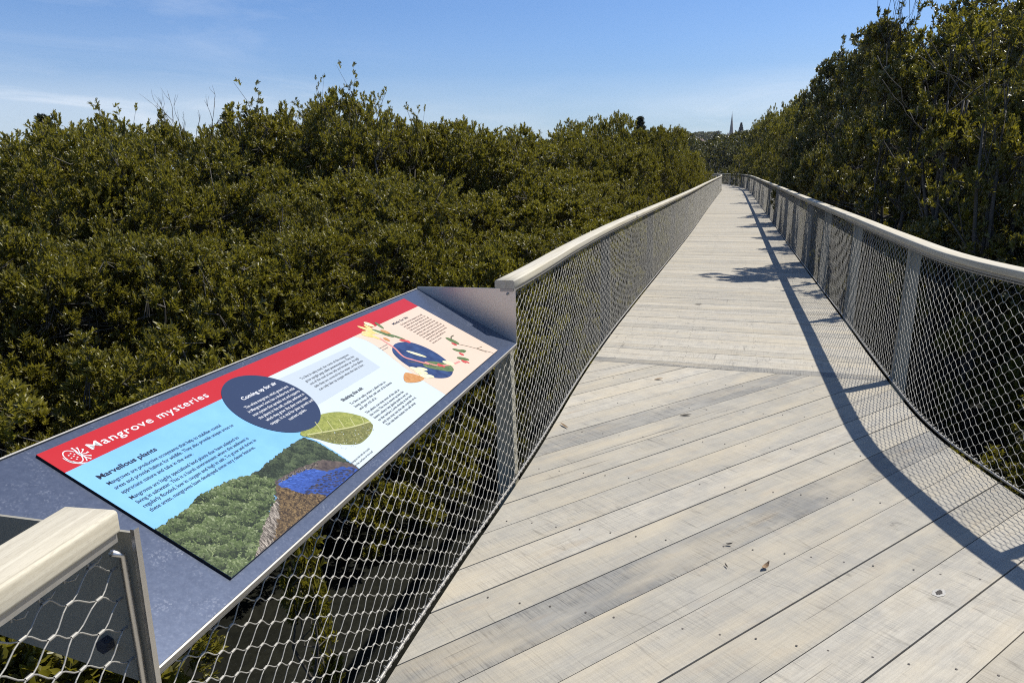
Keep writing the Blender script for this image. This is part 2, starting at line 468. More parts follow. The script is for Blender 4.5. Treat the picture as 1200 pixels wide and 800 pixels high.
INS = .012
def edge_y(C, x, slope, c):      # arc length on curve C where y = slope*x + c
    f = C.Y - slope * C.X - c
    i = int(np.argmax(f > 0)); t = -f[i - 1] / (f[i] - f[i - 1])
    return float(C.S[i - 1] + t * (C.S[i] - C.S[i - 1]))
SL = -.06
BY0, BY1 = 5.96, 6.10                       # border board
sl0, sr0 = edge_y(LC, 0, SL, BY0), edge_y(RC, 0, SL, BY0)
near_zone = LC.poly(0, sl0) + RC.poly(0, sr0)[::-1]
ANG = R(52.2); dv = (math.cos(ANG), math.sin(ANG)); nv = (math.sin(ANG), -math.cos(ANG))
PITCHP = .194
rp = random.Random(5)
greys = {-1.87: 1.0, -3.2: .85, -1.1: .2, -.7: .3, -2.46: .2, -2.26: .25, -.5: .25}
k = 0
for i in range(-22, 30):
    a = -.805 - i * PITCHP
    p = clip(clip(near_zone, nv, a - PITCHP + rp.uniform(.0015, .0035)), nv, a - rp.uniform(.001, .005), False)
    mid = a - PITCHP / 2
    g = 0.0
    for kk, vv in greys.items():
        if abs(mid - kk) < PITCHP * .5: g = vv
    if g == 0: g = rp.choice([0, 0, .05, .1, .16])
    k += 1
    plank(p, dv, nv, a, rp.uniform(.2, 1), g, k)
    if len(p) > 2:
        for t in (-4.2, -3.6, -3.0, -2.4, -1.8, -1.2, -.6, 0, .6, 1.2, 1.8, 2.4, 3.0, 3.6, 4.2):   # joists run across the walk
            for q in (.045, PITCHP - .045):
                dd = a - q
                # point on line n.p = dd with y = joist row
                y = 3.0 + t * 1.05 + rp.uniform(-.008, .008)
                x = (dd + nv[1] * -y * 1.0) / nv[0] if False else (dd - nv[1] * y) / nv[0]
                if inside(p, x, y) and rp.random() < .85: nail(x + rp.uniform(-.008, .008), y)
# border and the cross-boards
far_end = 100.0
nS = Vector((-SL, 1)).normalized(); nS = (nS.x, nS.y); dS = (nS[1], -nS[0])
slE, srE = LC.len, RC.len
far_zone = LC.poly(sl0, slE) + RC.poly(sr0, srE)[::-1]
def yband(c0, c1):
    return clip(clip(far_zone, nS, c0 * nS[1]), nS, c1 * nS[1], False)
k += 1
plank(yband(BY0 + .005, BY1), dS, nS, 0, .3, 1.1, k)
y = BY1 + .005; PW = .19
while y < 100:
    k += 1
    pw = PW
    g = rp.choice([0, 0, .05, .1, .15, .2])
    if y < 60:
        p = yband(y, y + pw - rp.choice([.0022, .003, .0035, .005]))
    else:
        p = yband(y, y + pw * 3 - .006); pw *= 3
    plank(p, dS, nS, 0, rp.uniform(.25, 1), g, k)
    if y < 22 and len(p) > 2:
        for x in (-.95, -.35, .25, .85):
            for q in (.045, pw - .05):
                if rp.random() < .7: nail(x + rp.uniform(-.01, .01), SL * x + y + q)
    y += pw
me = bpy.data.meshes.new('boardwalk'); me.from_pydata(deckV, [], deckF)
me.materials.append(M['deck']); me.materials.append(M['nail'])
me.polygons.foreach_set('material_index', deckM)
ul = me.uv_layers.new(name='board'); ul.data.foreach_set('uv', np.array(deckUV, np.float32).ravel())
for nm, arr in (('tone', deckT), ('grey', deckG)):
    at = me.attributes.new(nm, 'FLOAT', 'FACE'); at.data.foreach_set('value', np.array(arr, np.float32))
deck = link(bpy.data.objects.new('boardwalk', me)); tag(deck, kind='structure')

def curve_path(C, d0, d1, step, z, off=0.0):
    n = max(2, int((d1 - d0) / step)); out = []
    for i in range(n + 1):
        d = d0 + (d1 - d0) * i / n; x, y_ = C.at(d); tx, ty = C.tan(d)
        sd = Vector((float(ty), -float(tx), 0))          # points to +X side (right of travel)
        out.append((Vector((float(x), float(y_), z)) + sd * off, sd))
    return out
# edge bearers and piles under the deck
b = MB()
for C, sg in ((LC, 1), (RC, -1)):
    pr = [(-.03, -.24), (.03, -.24), (.03, -.04), (-.03, -.04)]
    b.sweep(curve_path(C, 0, C.len, .5, 0, sg * .10), pr)
for X in (-.35, .4):
    b.box((X, 22, -.14), (.07, 50, .18))
b.build('bearer', M['underdeck'], deck)
for Y in (.2, 5.2, 10.2, 15.2, 20.2, 25.2, 30.2, 40.2, 50.2):
    for X in (-.75, .85):
        pb = MB(); pb.tube([(X, Y, -2.2), (X, Y, -.2)], .09, 12)
        pb.build('pile', M['underdeck'], deck, True)

# ------------------------------------------------------------------ balustrades
def round_prof(x0, x1, z0, z1, r, n=3):
    out = []
    for (cx, cz, a0) in ((x1 - r, z0 + r, -90), (x1 - r, z1 - r, 0), (x0 + r, z1 - r, 90), (x0 + r, z0 + r, 180)):
        for i in range(n + 1):
            a = R(a0 + 90 * i / n); out.append((cx + r * math.cos(a), cz + r * math.sin(a)))
    return out

def handrail(C, d0, d1, out, parent, off=0.0):
    """out = +1 when the outside of the walk is on the +side"""
    n_seg = max(1, round((d1 - d0) / 5.4))
    if n_seg > 1:
        for k_ in range(n_seg):
            e0 = d0 + (d1 - d0) * k_ / n_seg; e1 = d0 + (d1 - d0) * (k_ + 1) / n_seg - (.004 if k_ < n_seg - 1 else 0)
            handrail(C, e0, e1, out, parent, off)
        return
    pr = round_prof(min(-.003 * out, .098 * out), max(-.003 * out, .098 * out), 1.036, 1.077, .007)
    path = curve_path(C, d0, d1, .22, 0, off * out)
    b = MB(); b.sweep(path, pr)
    o = b.build('handrail', M['rail'], parent, True)
    n = len(pr); uv = o.data.uv_layers.new(name='board')
    per = [0.0]
    for a, c in zip(pr, pr[1:]): per.append(per[-1] + math.hypot(c[0] - a[0], c[1] - a[1]))
    st = [0.0]
    for (p, _), (q, _) in zip(path, path[1:]): st.append(st[-1] + (q - p).length)
    vals = []
    for pl in o.data.polygons:
        ks = [v % n for v in pl.vertices]; wrap = (0 in ks and n - 1 in ks)
        for v in pl.vertices:
            kk = v % n; pv = per[kk] if not (wrap and kk == 0) else per[-1] + .02
            vals.append((st[v // n] + d0, pv))
    uv.data.foreach_set('uv', np.array(vals, np.float32).ravel())
    fix_normals(o)
    mp = o.data
    for pl in mp.polygons:
        if len(pl.vertices) > 4: pl.use_smooth = False
    # steel flat under the timber
    b = MB(); b.sweep(path, [(.004 * out, 1.020), (.070 * out, 1.020), (.070 * out, 1.035), (.004 * out, 1.035)])
    fix_normals(b.build('rail_bar', M['bar'], parent))
    return o

def wires(C, d0, d1, ztop, out, lean, parent, name='mesh_infill', z0=.03, end=False):
    """woven cable net: lattice of nodes 0.10 wide and 0.06 high"""
    DX, DZ = .05, .03
    V, F, RN = [], [], []
    i0, i1 = 0, math.floor((d1 - d0) / DX)
    org = d1 - i1 * DX if end else d0
    J = int((1.012 - z0) / DZ)
    ii, jj = np.meshgrid(np.arange(i0, i1 + 1), np.arange(0, J + 1), indexing='ij')
    ii = ii.ravel(); jj = jj.ravel()
    ok = ((ii + jj) % 2 == 0)
    ii, jj = ii[ok], jj[ok]
    rj = np.random.default_rng(3)
    jit = {}
    JD = rj.normal(0, .0022, (i1 - i0 + 3, J + 3)); JZ = rj.normal(0, .0016, (i1 - i0 + 3, J + 3)); JO = rj.normal(0, .0015, (i1 - i0 + 3, J + 3))
    def pos(i, j, off=0.0, n_off=0.0):
        d = org + i * DX + off + JD[i - i0, j]; z = z0 + j * DZ + JZ[i - i0, j]
        x, y_ = C.at(d); tx, ty = C.tan(d)
        side = out * (.018 + lean * z) + JO[i - i0, j] + n_off
        return np.stack([x + ty * side, y_ - tx * side, z], 1)
    def add_tubes(A, B, r, ns):
        T = B - A; Ln = np.linalg.norm(T, axis=1, keepdims=True); T = T / np.maximum(Ln, 1e-9)
        up = np.tile(np.array([[0, 0, 1.0]]), (len(A), 1)); U = np.cross(T, up); U /= np.maximum(np.linalg.norm(U, axis=1, keepdims=True), 1e-9)
        W = np.cross(T, U); ring = []
        for P in (A, B):
            for k in range(ns):
                a = 2 * math.pi * k / ns
                ring.append(P + (U * math.cos(a) + W * math.sin(a)) * r)
        vv = np.stack(ring, 1).reshape(-1, 3); nb = len(A)
        base = (np.arange(nb) * 2 * ns)[:, None]
        ff = np.concatenate([base + np.array([[k, (k + 1) % ns, ns + (k + 1) % ns, ns + k]]) for k in range(ns)], 0)
        b0 = sum(len(q) for q in V); V.append(vv); F.append(ff + b0)
    if np.isscalar(ztop): zt = lambda d: np.full_like(d, ztop)
    else: zt = ztop
    near = []
    for dj in (1, -1):
        a_ok = (ii + 1 <= i1) & (jj + dj >= 0) & (jj + dj <= J)
        i, j = ii[a_ok], jj[a_ok]
        zmax = zt(org + i * DX)
        ok2 = (z0 + np.maximum(j, j + dj) * DZ <= zmax)
        i, j = i[ok2], j[ok2]
        _, yy = C.at(org + i * DX)
        no = .0012 * dj
        for lo, hi, ns, r, fl in ((-9, 7.5, 5, .00145, True), (7.5, 24, 4, .0015, False), (24, 66, 3, .0018, False), (66, 200, 3, .0008, False)):
            sel = (yy >= lo) & (yy < hi)
            if not sel.any(): continue
            a, c = i[sel], j[sel]
            if fl:
                A0 = pos(a, c, 0, no); A = pos(a, c, .006, no); B = pos(a + 1, c + dj, -.006, no); B0 = pos(a + 1, c + dj, 0, no)
                # soft S: two mid points
                m1 = A * .72 + B * .28; m2 = A * .28 + B * .72
                m1[:, 2] -= .0018 * dj; m2[:, 2] += .0018 * dj
                for P, Q in ((A0, A), (A, m1), (m1, m2), (m2, B), (B, B0)): add_tubes(P, Q, r, ns)
            else:
                add_tubes(pos(a, c, .004), pos(a + 1, c + dj, -.004), r, ns)
    zn = zt(org + ii * DX); _, yy = C.at(org + ii * DX)
    sel = (z0 + jj * DZ <= zn) & (yy < 9)
    a, c = ii[sel], jj[sel]
    if len(a): add_tubes(pos(a, c, -.0065), pos(a, c, .0065), .0032, 6)
    V_ = np.concatenate(V); F_ = np.concatenate(F)
    # edge cables and lacing
    o = link(bpy.data.objects.new(name, np_mesh(name, V_, F_, M['wire'], True)), parent)
    return o

def rod(C, d0, d1, z, off, r, parent, name, mat, step=.12):
    b = MB(); b.tube([p for p, s in curve_path(C, d0, d1, step, z, off)], r, 6)
    return b.build(name, mat, parent, True)

def lacing(C, d0, d1, zfun, off, parent, up):
    b = MB(); d = d0; kk = 0
    while d < d1:
        z = zfun(d)
        x, y_ = C.at(d); tx, ty = C.tan(d); sd = Vector((float(ty), -float(tx), 0)); t = Vector((float(tx), float(ty), 0))
        p = Vector((float(x), float(y_), z)) + sd * off
        r = .011
        pts = [p + sd * (r * math.cos(a)) + Vector((0, 0, r * math.sin(a) + up * .004)) + t * (a / 6.28 * .03 - .015) for a in np.linspace(0, 6.28, 8)]
        b.tube(pts, .0016, 4)
        d += .05
    return b.build('lacing_wire', M['wire'], parent, True)

def post(C, d, out, parent, lean, zt=1.02, wdt=.10, th=.012, mat=None):
    x, y_ = C.at(d); tx, ty = C.tan(d); sd = Vector((float(ty), -float(tx), 0)) * out; t = Vector((float(tx), float(ty), 0))
    p = Vector((float(x), float(y_), 0))
    b = MB()
    # flat blade: wide face across the walk, tapering up; flange on the inner edge
    def sec(z, w0, w1, hh):
        return [p + sd * (w0 + lean * z) - t * hh + Vector((0, 0, z)), p + sd * (w1 + lean * z) - t * hh + Vector((0, 0, z)),
                p + sd * (w1 + lean * z) + t * hh + Vector((0, 0, z)), p + sd * (w0 + lean * z) + t * hh + Vector((0, 0, z))]
    lv = [(-.42, .032, .032 + wdt), (0, .032, .032 + wdt), (zt, .032, .032 + wdt * .78)]
    vs = []
    for z, a0, a1 in lv: vs += sec(z, a0, a1, th / 2)
    fs = [(3, 2, 1, 0), (8, 9, 10, 11)]
    for q in (0, 4):
        for k_ in range(4): fs.append((q + k_, q + (k_ + 1) % 4, q + 4 + (k_ + 1) % 4, q + 4 + k_))
    b.add(vs, fs)
    # inner flange
    vs = []
    for z in (-.42, zt): vs += sec(z, .0255, .0318, .03)
    fs = [(3, 2, 1, 0), (4, 5, 6, 7)] + [(k_, (k_ + 1) % 4, 4 + (k_ + 1) % 4, 4 + k_) for k_ in range(4)]
    b.add(vs, fs)
    o = b.build('post', mat or M['post'], parent); fix_normals(o)
    return o

def balustrade(C, out, spans, post_ys, label, name='balustrade', lean=.02, ztop=1.01, pm=None):
    """spans: (d0, d1) for timber rail; mesh runs over (m0,m1)"""
    (r0, r1), (m0, m1) = spans
    x, y_ = C.at(r0)
    root = empty(name, (0, 0, 0)); tag(root, label, 'balustrade', 'boardwalk balustrades')
    handrail(C, r0, r1, out, root, .004 if lean < .03 else .03)
    wires(C, m0, m1, ztop, out, lean, root, end=m0 == 0.0 and m1 < 5)
    rod(C, m0, m1, .016, out * .016, .0065, root, 'bottom_rod', M['bar'])
    dn = min(m1, C.s_of_y(9.0))
    if m0 < dn: lacing(C, m0 + .02, dn, lambda d: .018, out * .016, root, 1)
    rod(C, r0, r1, 1.008, out * (.018 + lean), .006, root, 'top_rod', M['bar'])
    lt = min(r1, C.s_of_y(9.0))
    if r0 < lt: lacing(C, r0 + .03, lt, lambda d: 1.006, out * (.018 + lean), root, -1)
    for yy in post_ys: post(C, C.s_of_y(yy), out, root, lean, mat=pm if yy > 4 else None)
    return root

TY0, TY1 = .892, 3.443           # ends of the sign tray along the left edge
dA, dB = LC.s_of_y(TY0), LC.s_of_y(TY1)
def zt_left(d):
    y_ = np.interp(d, LC.S, LC.Y)
    return np.where((y_ > TY0 - .15) & (y_ < TY1 + .045), .742, 1.01)
near_bal = balustrade(LC, -1, ((0.0, dA - .036), (0.0, dA - .02)), [-1.5], 'short balustrade with pale timber rail end in the near corner, beside the sign')
# end rod of the near net
x, y_ = LC.at(dA - .022)
b = MB(); b.tube([(float(x) - .018, float(y_) - .02, 1.0), (float(x) - .018, float(y_), .985), (float(x) - .018, float(y_) + .003, .8), (float(x) - .018, float(y_) + .003, .02)], .0062, 8)
b.build('end_rod', M['steel'], near_bal, True)
left_bal = balustrade(LC, -1, ((dB - .012, LC.len), (dA + .01, LC.len)), [3.50, 7.2, 11.0, 14.8, 18.6, 22.4, 26.2, 30.0, 35, 40, 45, 50, 55, 60, 65, 70],
                      'long left balustrade of cable net running away from the sign to the bend', ztop=zt_left, pm=M['postd'])
right_bal = balustrade(RC, 1, ((0.0, RC.len), (0.0, RC.len)), [1.0, 3.56, 5.93, 8.46, 10.95, 13.4, 15.9, 19.0, 22.6, 26.8, 33.0, 38, 44, 50, 56, 62, 67, 72, 77, 82, 87, 92],
                       'long right balustrade curving outward near the camera, with its shadow on the planks', lean=.035)

# ------------------------------------------------------------------ information sign
A0 = Vector((-.9458, .8917, .755)); dd = Vector((-.03176, .99950, 0)); TILT = R(27)
pp = Vector((-dd.y, dd.x, 0)); vv = pp * math.cos(TILT) + Vector((0, 0, math.sin(TILT))); nn = dd.cross(vv)
sign = empty('information_sign'); sign.matrix_world = Matrix(((dd.x, vv.x, nn.x, A0.x), (dd.y, vv.y, nn.y, A0.y), (dd.z, vv.z, nn.z, A0.z), (0, 0, 0, 1)))
tag(sign, 'tilted information sign about mangroves, red banded panel in a dusty blue grey metal tray', 'information sign')
UL, VL = 2.552, .588
b = MB()
b.box((UL / 2, VL / 2, -.004), (UL, VL, .006))
tray = b.build('tray', M['tray'], sign)
b = MB(); b.box((UL / 2, -.0035, -.010), (UL + .004, .004, .022)); b.box((UL / 2, -.001, -.023), (UL, .010, .004))
b.box((UL / 2, VL + .003, -.012), (UL, .004, .03))
b.build('front_lip', M['bar'], sign)
# stiffener box and frame under the tray
b = MB(); b.box((UL / 2, VL * .55, -.035), (UL - .1, .06, .05)); b.box((UL / 2, .03, -.03), (UL - .1, .03, .04))
for uu in (.18, 1.28, 2.40): b.box((uu, VL * .5, -.0325), (.05, VL - .12, .047))
b.build('under_frame', M['traydark'], sign)
# vertical end plates: from the tray surface up to handrail level
inv = sign.matrix_world.inverted()
def W(u, v, n=0): return sign.matrix_world @ Vector((u, v, n))
def end_plate(u, mat, t=.006, drop=.0, low=None):
    lo = W(u, 0); hi = W(u, VL)
    zt = 1.034 if low is None else 1.022
    q = [Vector((lo.x, lo.y, lo.z - .03 - drop)), Vector((lo.x, lo.y, zt)), Vector((hi.x, hi.y, zt)), Vector((hi.x, hi.y, hi.z - .03 if low is None else low))]
    h = dd * t / 2
    vs = [inv @ (p - h) for p in q] + [inv @ (p + h) for p in q]
    b = MB(); b.add(vs, [(0, 1, 2, 3), (7, 6, 5, 4), (0, 4, 5, 1), (1, 5, 6, 2), (2, 6, 7, 3), (3, 7, 4, 0)])
    o = b.build('end_plate', mat, sign); fix_normals(o); return o
p1 = end_plate(-.006, M['plate'], low=.80); p2 = end_plate(UL + .004, M['steel'])
# flange strip on the inner edge of the near plate
b = MB()
lo = W(-.006, 0)
c0 = inv @ Vector((lo.x + .004, lo.y, lo.z - .04)); c1 = inv @ Vector((lo.x + .004, lo.y, 1.038))
M3 = inv.to_3x3()
b.box((0, 0, 0), (.008, .016, .33), M=None)
vs = [inv @ (Vector(v) + Vector((lo.x + .006, lo.y - .002, (1.026 + lo.z - .035) / 2))) for v in [(x_, y_2, z_) for z_ in (-.158, .158) for y_2 in (-.0055, .0055) for x_ in (-.004, .004)]]
b = MB(); b.add(vs, [(0, 2, 3, 1), (4, 5, 7, 6), (0, 1, 5, 4), (2, 6, 7, 3), (0, 4, 6, 2), (1, 3, 7, 5)])
fix_normals(b.build('plate_flange', M['steel'], sign))
# bolt on the near plate
b = MB(); bp = Vector((A0.x - .085, A0.y - .012, .80))
b.tube([inv @ bp, inv @ (bp - dd * .016)], .014, 6); b.build('bolt', M['traydark'], sign)
# sign posts down to the ground, outside the net
for uu in ():
    w0 = W(uu, .47, -.02); b = MB()
    vs = []
    for z in (-1.9, w0.z):
        for (a, c) in ((-.05, -.012), (.05, -.012), (.05, .012), (-.05, .012)):
            vs.append(inv @ (Vector((w0.x, w0.y, z)) + pp * c + dd * a))
    b.add(vs, [(3, 2, 1, 0), (4, 5, 6, 7)] + [(k_, (k_ + 1) % 4, 4 + (k_ + 1) % 4, 4 + k_) for k_ in range(4)])
    fix_normals(b.build('post', M['postd'], sign))

# printed panel -----------------------------------------------------
PU, PV, PW_, PH = .260, .035, 2.05, .525
b = MB(); b.box((PU + PW_ / 2, PV + PH / 2, .0025), (PW_, PH, .005))
panel = b.build('graphic_panel', M['dark'], sign)
PR = dict(
    sky=mat_print('print_sky', (.125, .30, .50), (.17, .37, .56), 2.5),
    red=mat_print('print_red', (.33, .010, .014), (.34, .012, .016), 6),
    pale=mat_print('print_pale', (.40, .445, .445), (.41, .455, .455), 4),
    greybox=mat_print('print_grey', (.335, .375, .40), (.34, .38, .405), 4),
    peach=mat_print('print_peach', (.49, .375, .285), (.50, .39, .30), 4),
    navy=mat_print('print_navy', (.013, .025, .062), (.015, .028, .066), 4, rough=.5),
    navy2=mat_print('print_navy_mottled', (.010, .022, .075), (.024, .05, .13), 22),
    bush=mat_print('print_bush', (.05, .075, .022), (.17, .2, .085), 130, 'leafy'),
    band=mat_print('print_far_bush', (.022, .034, .018), (.06, .075, .04), 150, 'leafy'),
    roots=mat_print('print_roots', (.04, .03, .022), (.24, .2, .16), 60, 'streak'),
    brown=mat_print('print_brown_water', (.035, .022, .012), (.13, .085, .04), 45),
    rock=mat_print('print_rocks', (.03, .022, .022), (.1, .075, .06), 60),
    blue=mat_print('print_water', (.010, .03, .13), (.03, .07, .27), 38),
    leaf=mat_print('print_leaf', (.13, .15, .025), (.24, .25, .055), 55),
    leaf2=mat_print('print_leaf_dark', (.085, .09, .02), (.15, .15, .045), 75),
    vein=mat_print('print_vein', (.36, .35, .16)),
    white=mat_print('print_white', (.5, .5, .5)),
    ink=mat_print('print_ink', (.012, .018, .035)),
    greyink=mat_print('print_grey_ink', (.075, .085, .095)),
    brownink=mat_print('print_brown_ink', (.11, .08, .055)),
    yellow=mat_print('print_yellow', (.5, .36, .08), (.52, .44, .2), 60),
    cream=mat_print('print_cream', (.52, .46, .24), (.52, .5, .36), 60),
    orange=mat_print('print_orange', (.34, .14, .035), (.42, .22, .08), 60),
    pink=mat_print('print_pink', (.5, .19, .16)),
    coral=mat_print('print_coral', (.42, .05, .045)),
    green=mat_print('print_green', (.05, .09, .028), (.11, .15, .055), 70),
    stem=mat_print('print_stem', (.07, .06, .03)),
)
LV = .00025
def flat(name, pts, mat, lv, parent=None):
    me = bpy.data.meshes.new(name)
    bm = bmesh.new()
    vs = [bm.verts.new((PU + x_, PV + y_2, .005 + LV * lv)) for x_, y_2 in pts]
    f = bm.faces.new(vs); bm.normal_update()
    if f.normal.z < 0: f.normal_flip()
    bmesh.ops.triangulate(bm, faces=bm.faces)
    bm.to_mesh(me); bm.free(); me.materials.append(mat)
    return link(bpy.data.objects.new(name, me), panel if parent is None else parent)
def multi(name, polys, mat, lv):
    b = MB()
    for pts in polys:
        ar = sum(a[0] * c[1] - c[0] * a[1] for a, c in zip(pts, pts[1:] + pts[:1]))
        if ar < 0: pts = pts[::-1]
        n = len(b.v); b.v += [(PU + x_, PV + y_2, .005 + LV * lv) for x_, y_2 in pts]; b.f.append(tuple(range(n, n + len(pts)))); b.m.append(0)
    return b.build(name, mat, panel)
def pieces(name, polys, mat, lv):
    for i, p in enumerate(polys): multi(name, [p], mat, lv + i * .05)
def ell(cx, cy, rx, ry, rot=0, n=40):
    c, s = math.cos(rot), math.sin(rot)
    return [(cx + rx * math.cos(t) * c - ry * math.sin(t) * s, cy + rx * math.cos(t) * s + ry * math.sin(t) * c) for t in np.linspace(0, 2 * math.pi, n, endpoint=False)]
def smooth_poly(P, n=5):
    out = []; P = [Vector(p) for p in P]; L = len(P)
    for i in range(L):
        p0, p1, p2, p3 = P[i - 1], P[i], P[(i + 1) % L], P[(i + 2) % L]
        for k_ in range(n):
            t = k_ / n
            q = .5 * ((2 * p1) + (p2 - p0) * t + (2 * p0 - 5 * p1 + 4 * p2 - p3) * t * t + (3 * p1 - p0 - 3 * p2 + p3) * t ** 3)
            out.append((q.x, q.y))
    return out
def rough_poly(P, amp, n=6, seed=1, lo=.0):
    r = random.Random(seed); out = []
    for (x0, y0), (x1, y1) in zip(P, P[1:] + P[:1]):
        L = math.hypot(x1 - x0, y1 - y0); m = max(1, int(L / .006))
        for k_ in range(m):
            t = k_ / m; x_ = x0 + (x1 - x0) * t; y_2 = y0 + (y1 - y0) * t
            out.append((x_ + r.uniform(-amp, amp), max(lo, y_2 + r.uniform(-amp, amp))))
    return [((0.0 if a < .009 else min(a, PW_)), (0.0 if c < .009 else min(c, PH))) for a, c in out]
def ribbon(pts, w):
    """a list of quads following a polyline"""
    out = []; P = [Vector(p) for p in pts]; ww = w if hasattr(w, '__len__') else [w] * len(P)
    nr = []
    for i in range(len(P)):
        t = (P[min(i + 1, len(P) - 1)] - P[max(i - 1, 0)]).normalized(); nr.append(Vector((-t.y, t.x)))
    for i in range(len(P) - 1):
        a, c = P[i] + nr[i] * ww[i] / 2, P[i] - nr[i] * ww[i] / 2; e, f = P[i + 1] - nr[i + 1] * ww[i + 1] / 2, P[i + 1] + nr[i + 1] * ww[i + 1] / 2
        out.append([tuple(a), tuple(c), tuple(e), tuple(f)])
    return out
def open_smooth(P, n=6):
    P = [Vector(p) for p in P]; out = []
    for i in range(len(P) - 1):
        p0, p1, p2, p3 = P[max(i - 1, 0)], P[i], P[i + 1], P[min(i + 2, len(P) - 1)]
        for k_ in range(n):
            t = k_ / n
            q = .5 * ((2 * p1) + (p2 - p0) * t + (2 * p0 - 5 * p1 + 4 * p2 - p3) * t * t + (3 * p1 - p0 - 3 * p2 + p3) * t ** 3)
            out.append((q.x, q.y))
    out.append(tuple(P[-1])); return out

RB = .445
flat('blue_field', [(0, 0), (.70, 0), (.72, RB), (0, RB)], PR['sky'], 1)
flat('pale_field', [(.597, 0), (1.5, 0), (1.5, RB), (.72, RB), (.66, .3), (.598, .19), (.609, .145), (.607, .08)], PR['pale'], 2)
flat('peach_field', [(1.325, 0), (PW_, 0), (PW_, RB)] + open_smooth([(1.375, RB), (1.40, .40), (1.398, .34), (1.372, .25), (1.345, .16), (1.333, .08), (1.325, 0.0)])[:-1], PR['peach'], 3)
flat('red_band', [(0, RB), (PW_, RB), (PW_, PH), (0, PH)], PR['red'], 1)
flat('grey_box', [(.74, .258), (1.25, .258), (1.275, .408), (.74, .42)], PR['greybox'], 3)
# landscape picture
flat('picture_far_bank', rough_poly([(.30, .12), (.30, .182), (.36, .180), (.421, .186), (.491, .190), (.544, .190), (.590, .189), (.604, .144), (.602, .08), (.594, .02), (.560, .04), (.47, .09), (.375, .115)], .0035, seed=3), PR['band'], 2.5)
flat('picture_rocks', rough_poly([(.30, .13), (.44, .118), (.54, .095), (.598, .03), (.594, 0), (.35, 0), (.3, .05)], .002, seed=8), PR['rock'], 3.2)
flat('picture_water', rough_poly([(.34, .122), (.381, .118), (.438, .107), (.483, .088), (.50, .058), (.553, .041), (.594, .006), (.592, 0), (.40, 0), (.362, .012), (.353, .05), (.346, .09)], .003, seed=4), PR['blue'], 3.8)
flat('picture_shallows', rough_poly([(.332, .112), (.350, .085), (.362, .05), (.385, .03), (.41, 0), (.12, 0), (.2, .04), (.28, .075)], .0045, seed=5), PR['brown'], 4.4)
flat('picture_roots', rough_poly([(.30, .085), (.235, .068), (.17, .04), (.07, .012), (.05, 0), (.13, 0), (.185, .016), (.25, .05)], .005, seed=6), PR['roots'], 5)
flat('picture_bush', rough_poly([(0, .0), (0, .200), (.02, .196), (.046, .201), (.084, .197), (.12, .203), (.152, .212), (.204, .209), (.259, .201), (.307, .186), (.345, .155), (.345, .125), (.318, .102), (.28, .082), (.222, .062), (.168, .042), (.12, .014), (.08, .004)], .0055, seed=7), PR['bush'], 5.6)
def pt_in(P, x_, y_2):
    r = False
    for (x1, y1), (x2, y2) in zip(P, P[1:] + P[:1]):
        if (y1 > y_2) != (y2 > y_2) and x_ < (x2 - x1) * (y_2 - y1) / (y2 - y1) + x1: r = not r
    return r
mp_, pn, pb_, _ = newmat('print_halftone'); pa = N(pn, 'ShaderNodeAttribute', attribute_name='col'); pn.links.new(pa.outputs['Color'], pb_.inputs['Base Color']); pb_.inputs['Roughness'].default_value = .45; pb_.inputs['Specular IOR Level'].default_value = .18
def fill(name, P, n, size, colf, lv, asp=(.5, 1.0), rot=(0, 3.14), lump=0.0, seed=0):
    """a printed picture made of many small flecks of ink inside the outline P"""
    r = random.Random(seed); xs = [p[0] for p in P]; ys = [p[1] for p in P]
    lumps = [(r.uniform(min(xs), max(xs)), r.uniform(min(ys), max(ys))) for _ in range(max(1, int(n / 70)))]
    V, F, Cc = [], [], []
    for _ in range(n * 3):
        if len(F) >= n: break
        x_, y_2 = r.uniform(min(xs), max(xs)), r.uniform(min(ys), max(ys))
        if not pt_in(P, x_, y_2): continue
        t = 0.0
        if lump:
            lx, ly = min(lumps, key=lambda l: (l[0] - x_) ** 2 + (l[1] - y_2) ** 2)
            t = max(-1, min(1, ((y_2 - ly) * .8 + (x_ - lx) * .5) / lump))
        sz = r.uniform(*size); a = r.uniform(*rot); c, s_ = math.cos(a), math.sin(a); k_ = r.uniform(*asp); b0 = len(V)
        for q in range(6):
            an = q * math.pi / 3; ex_, ey_ = math.cos(an) * sz, math.sin(an) * sz * k_
            V.append((PU + min(max(x_ + ex_ * c - ey_ * s_, 0), PW_), PV + min(max(y_2 + ex_ * s_ + ey_ * c, 0), PH), .005 + LV * lv + len(F) * 1e-8))
        F.append(tuple(range(b0, b0 + 6))); Cc.append(colf(r, x_, y_2, t))
    me = bpy.data.meshes.new(name); me.from_pydata(V, [], F); me.materials.append(mp_)
    at = me.attributes.new('col', 'FLOAT_COLOR', 'FACE'); at.data.foreach_set('color', np.array([(*c, 1) for c in Cc], np.float32).ravel()); me.update()
    return link(bpy.data.objects.new(name, me), panel)
def lerp3(a, b_, t): return tuple(x + (y - x) * t for x, y in zip(a, b_))
BUSH = [(0, .0), (0, .200), (.02, .196), (.046, .201), (.084, .197), (.12, .203), (.152, .212), (.204, .209), (.259, .201), (.307, .186), (.345, .155), (.345, .125), (.318, .102), (.28, .082), (.222, .062), (.168, .042), (.12, .014), (.08, .004)]
fill('picture_foliage', BUSH, 5200, (.0018, .0046), lambda r, x, y, t: lerp3(lerp3((.007, .013, .005), (.055, .08, .022), min(1, max(0, .5 + t * .5 + r.uniform(-.35, .35)))), (.20, .225, .12), max(0, r.random() ** 3 * (.4 + t * .6))), 5.9, (.35, .75), lump=.016, seed=1)
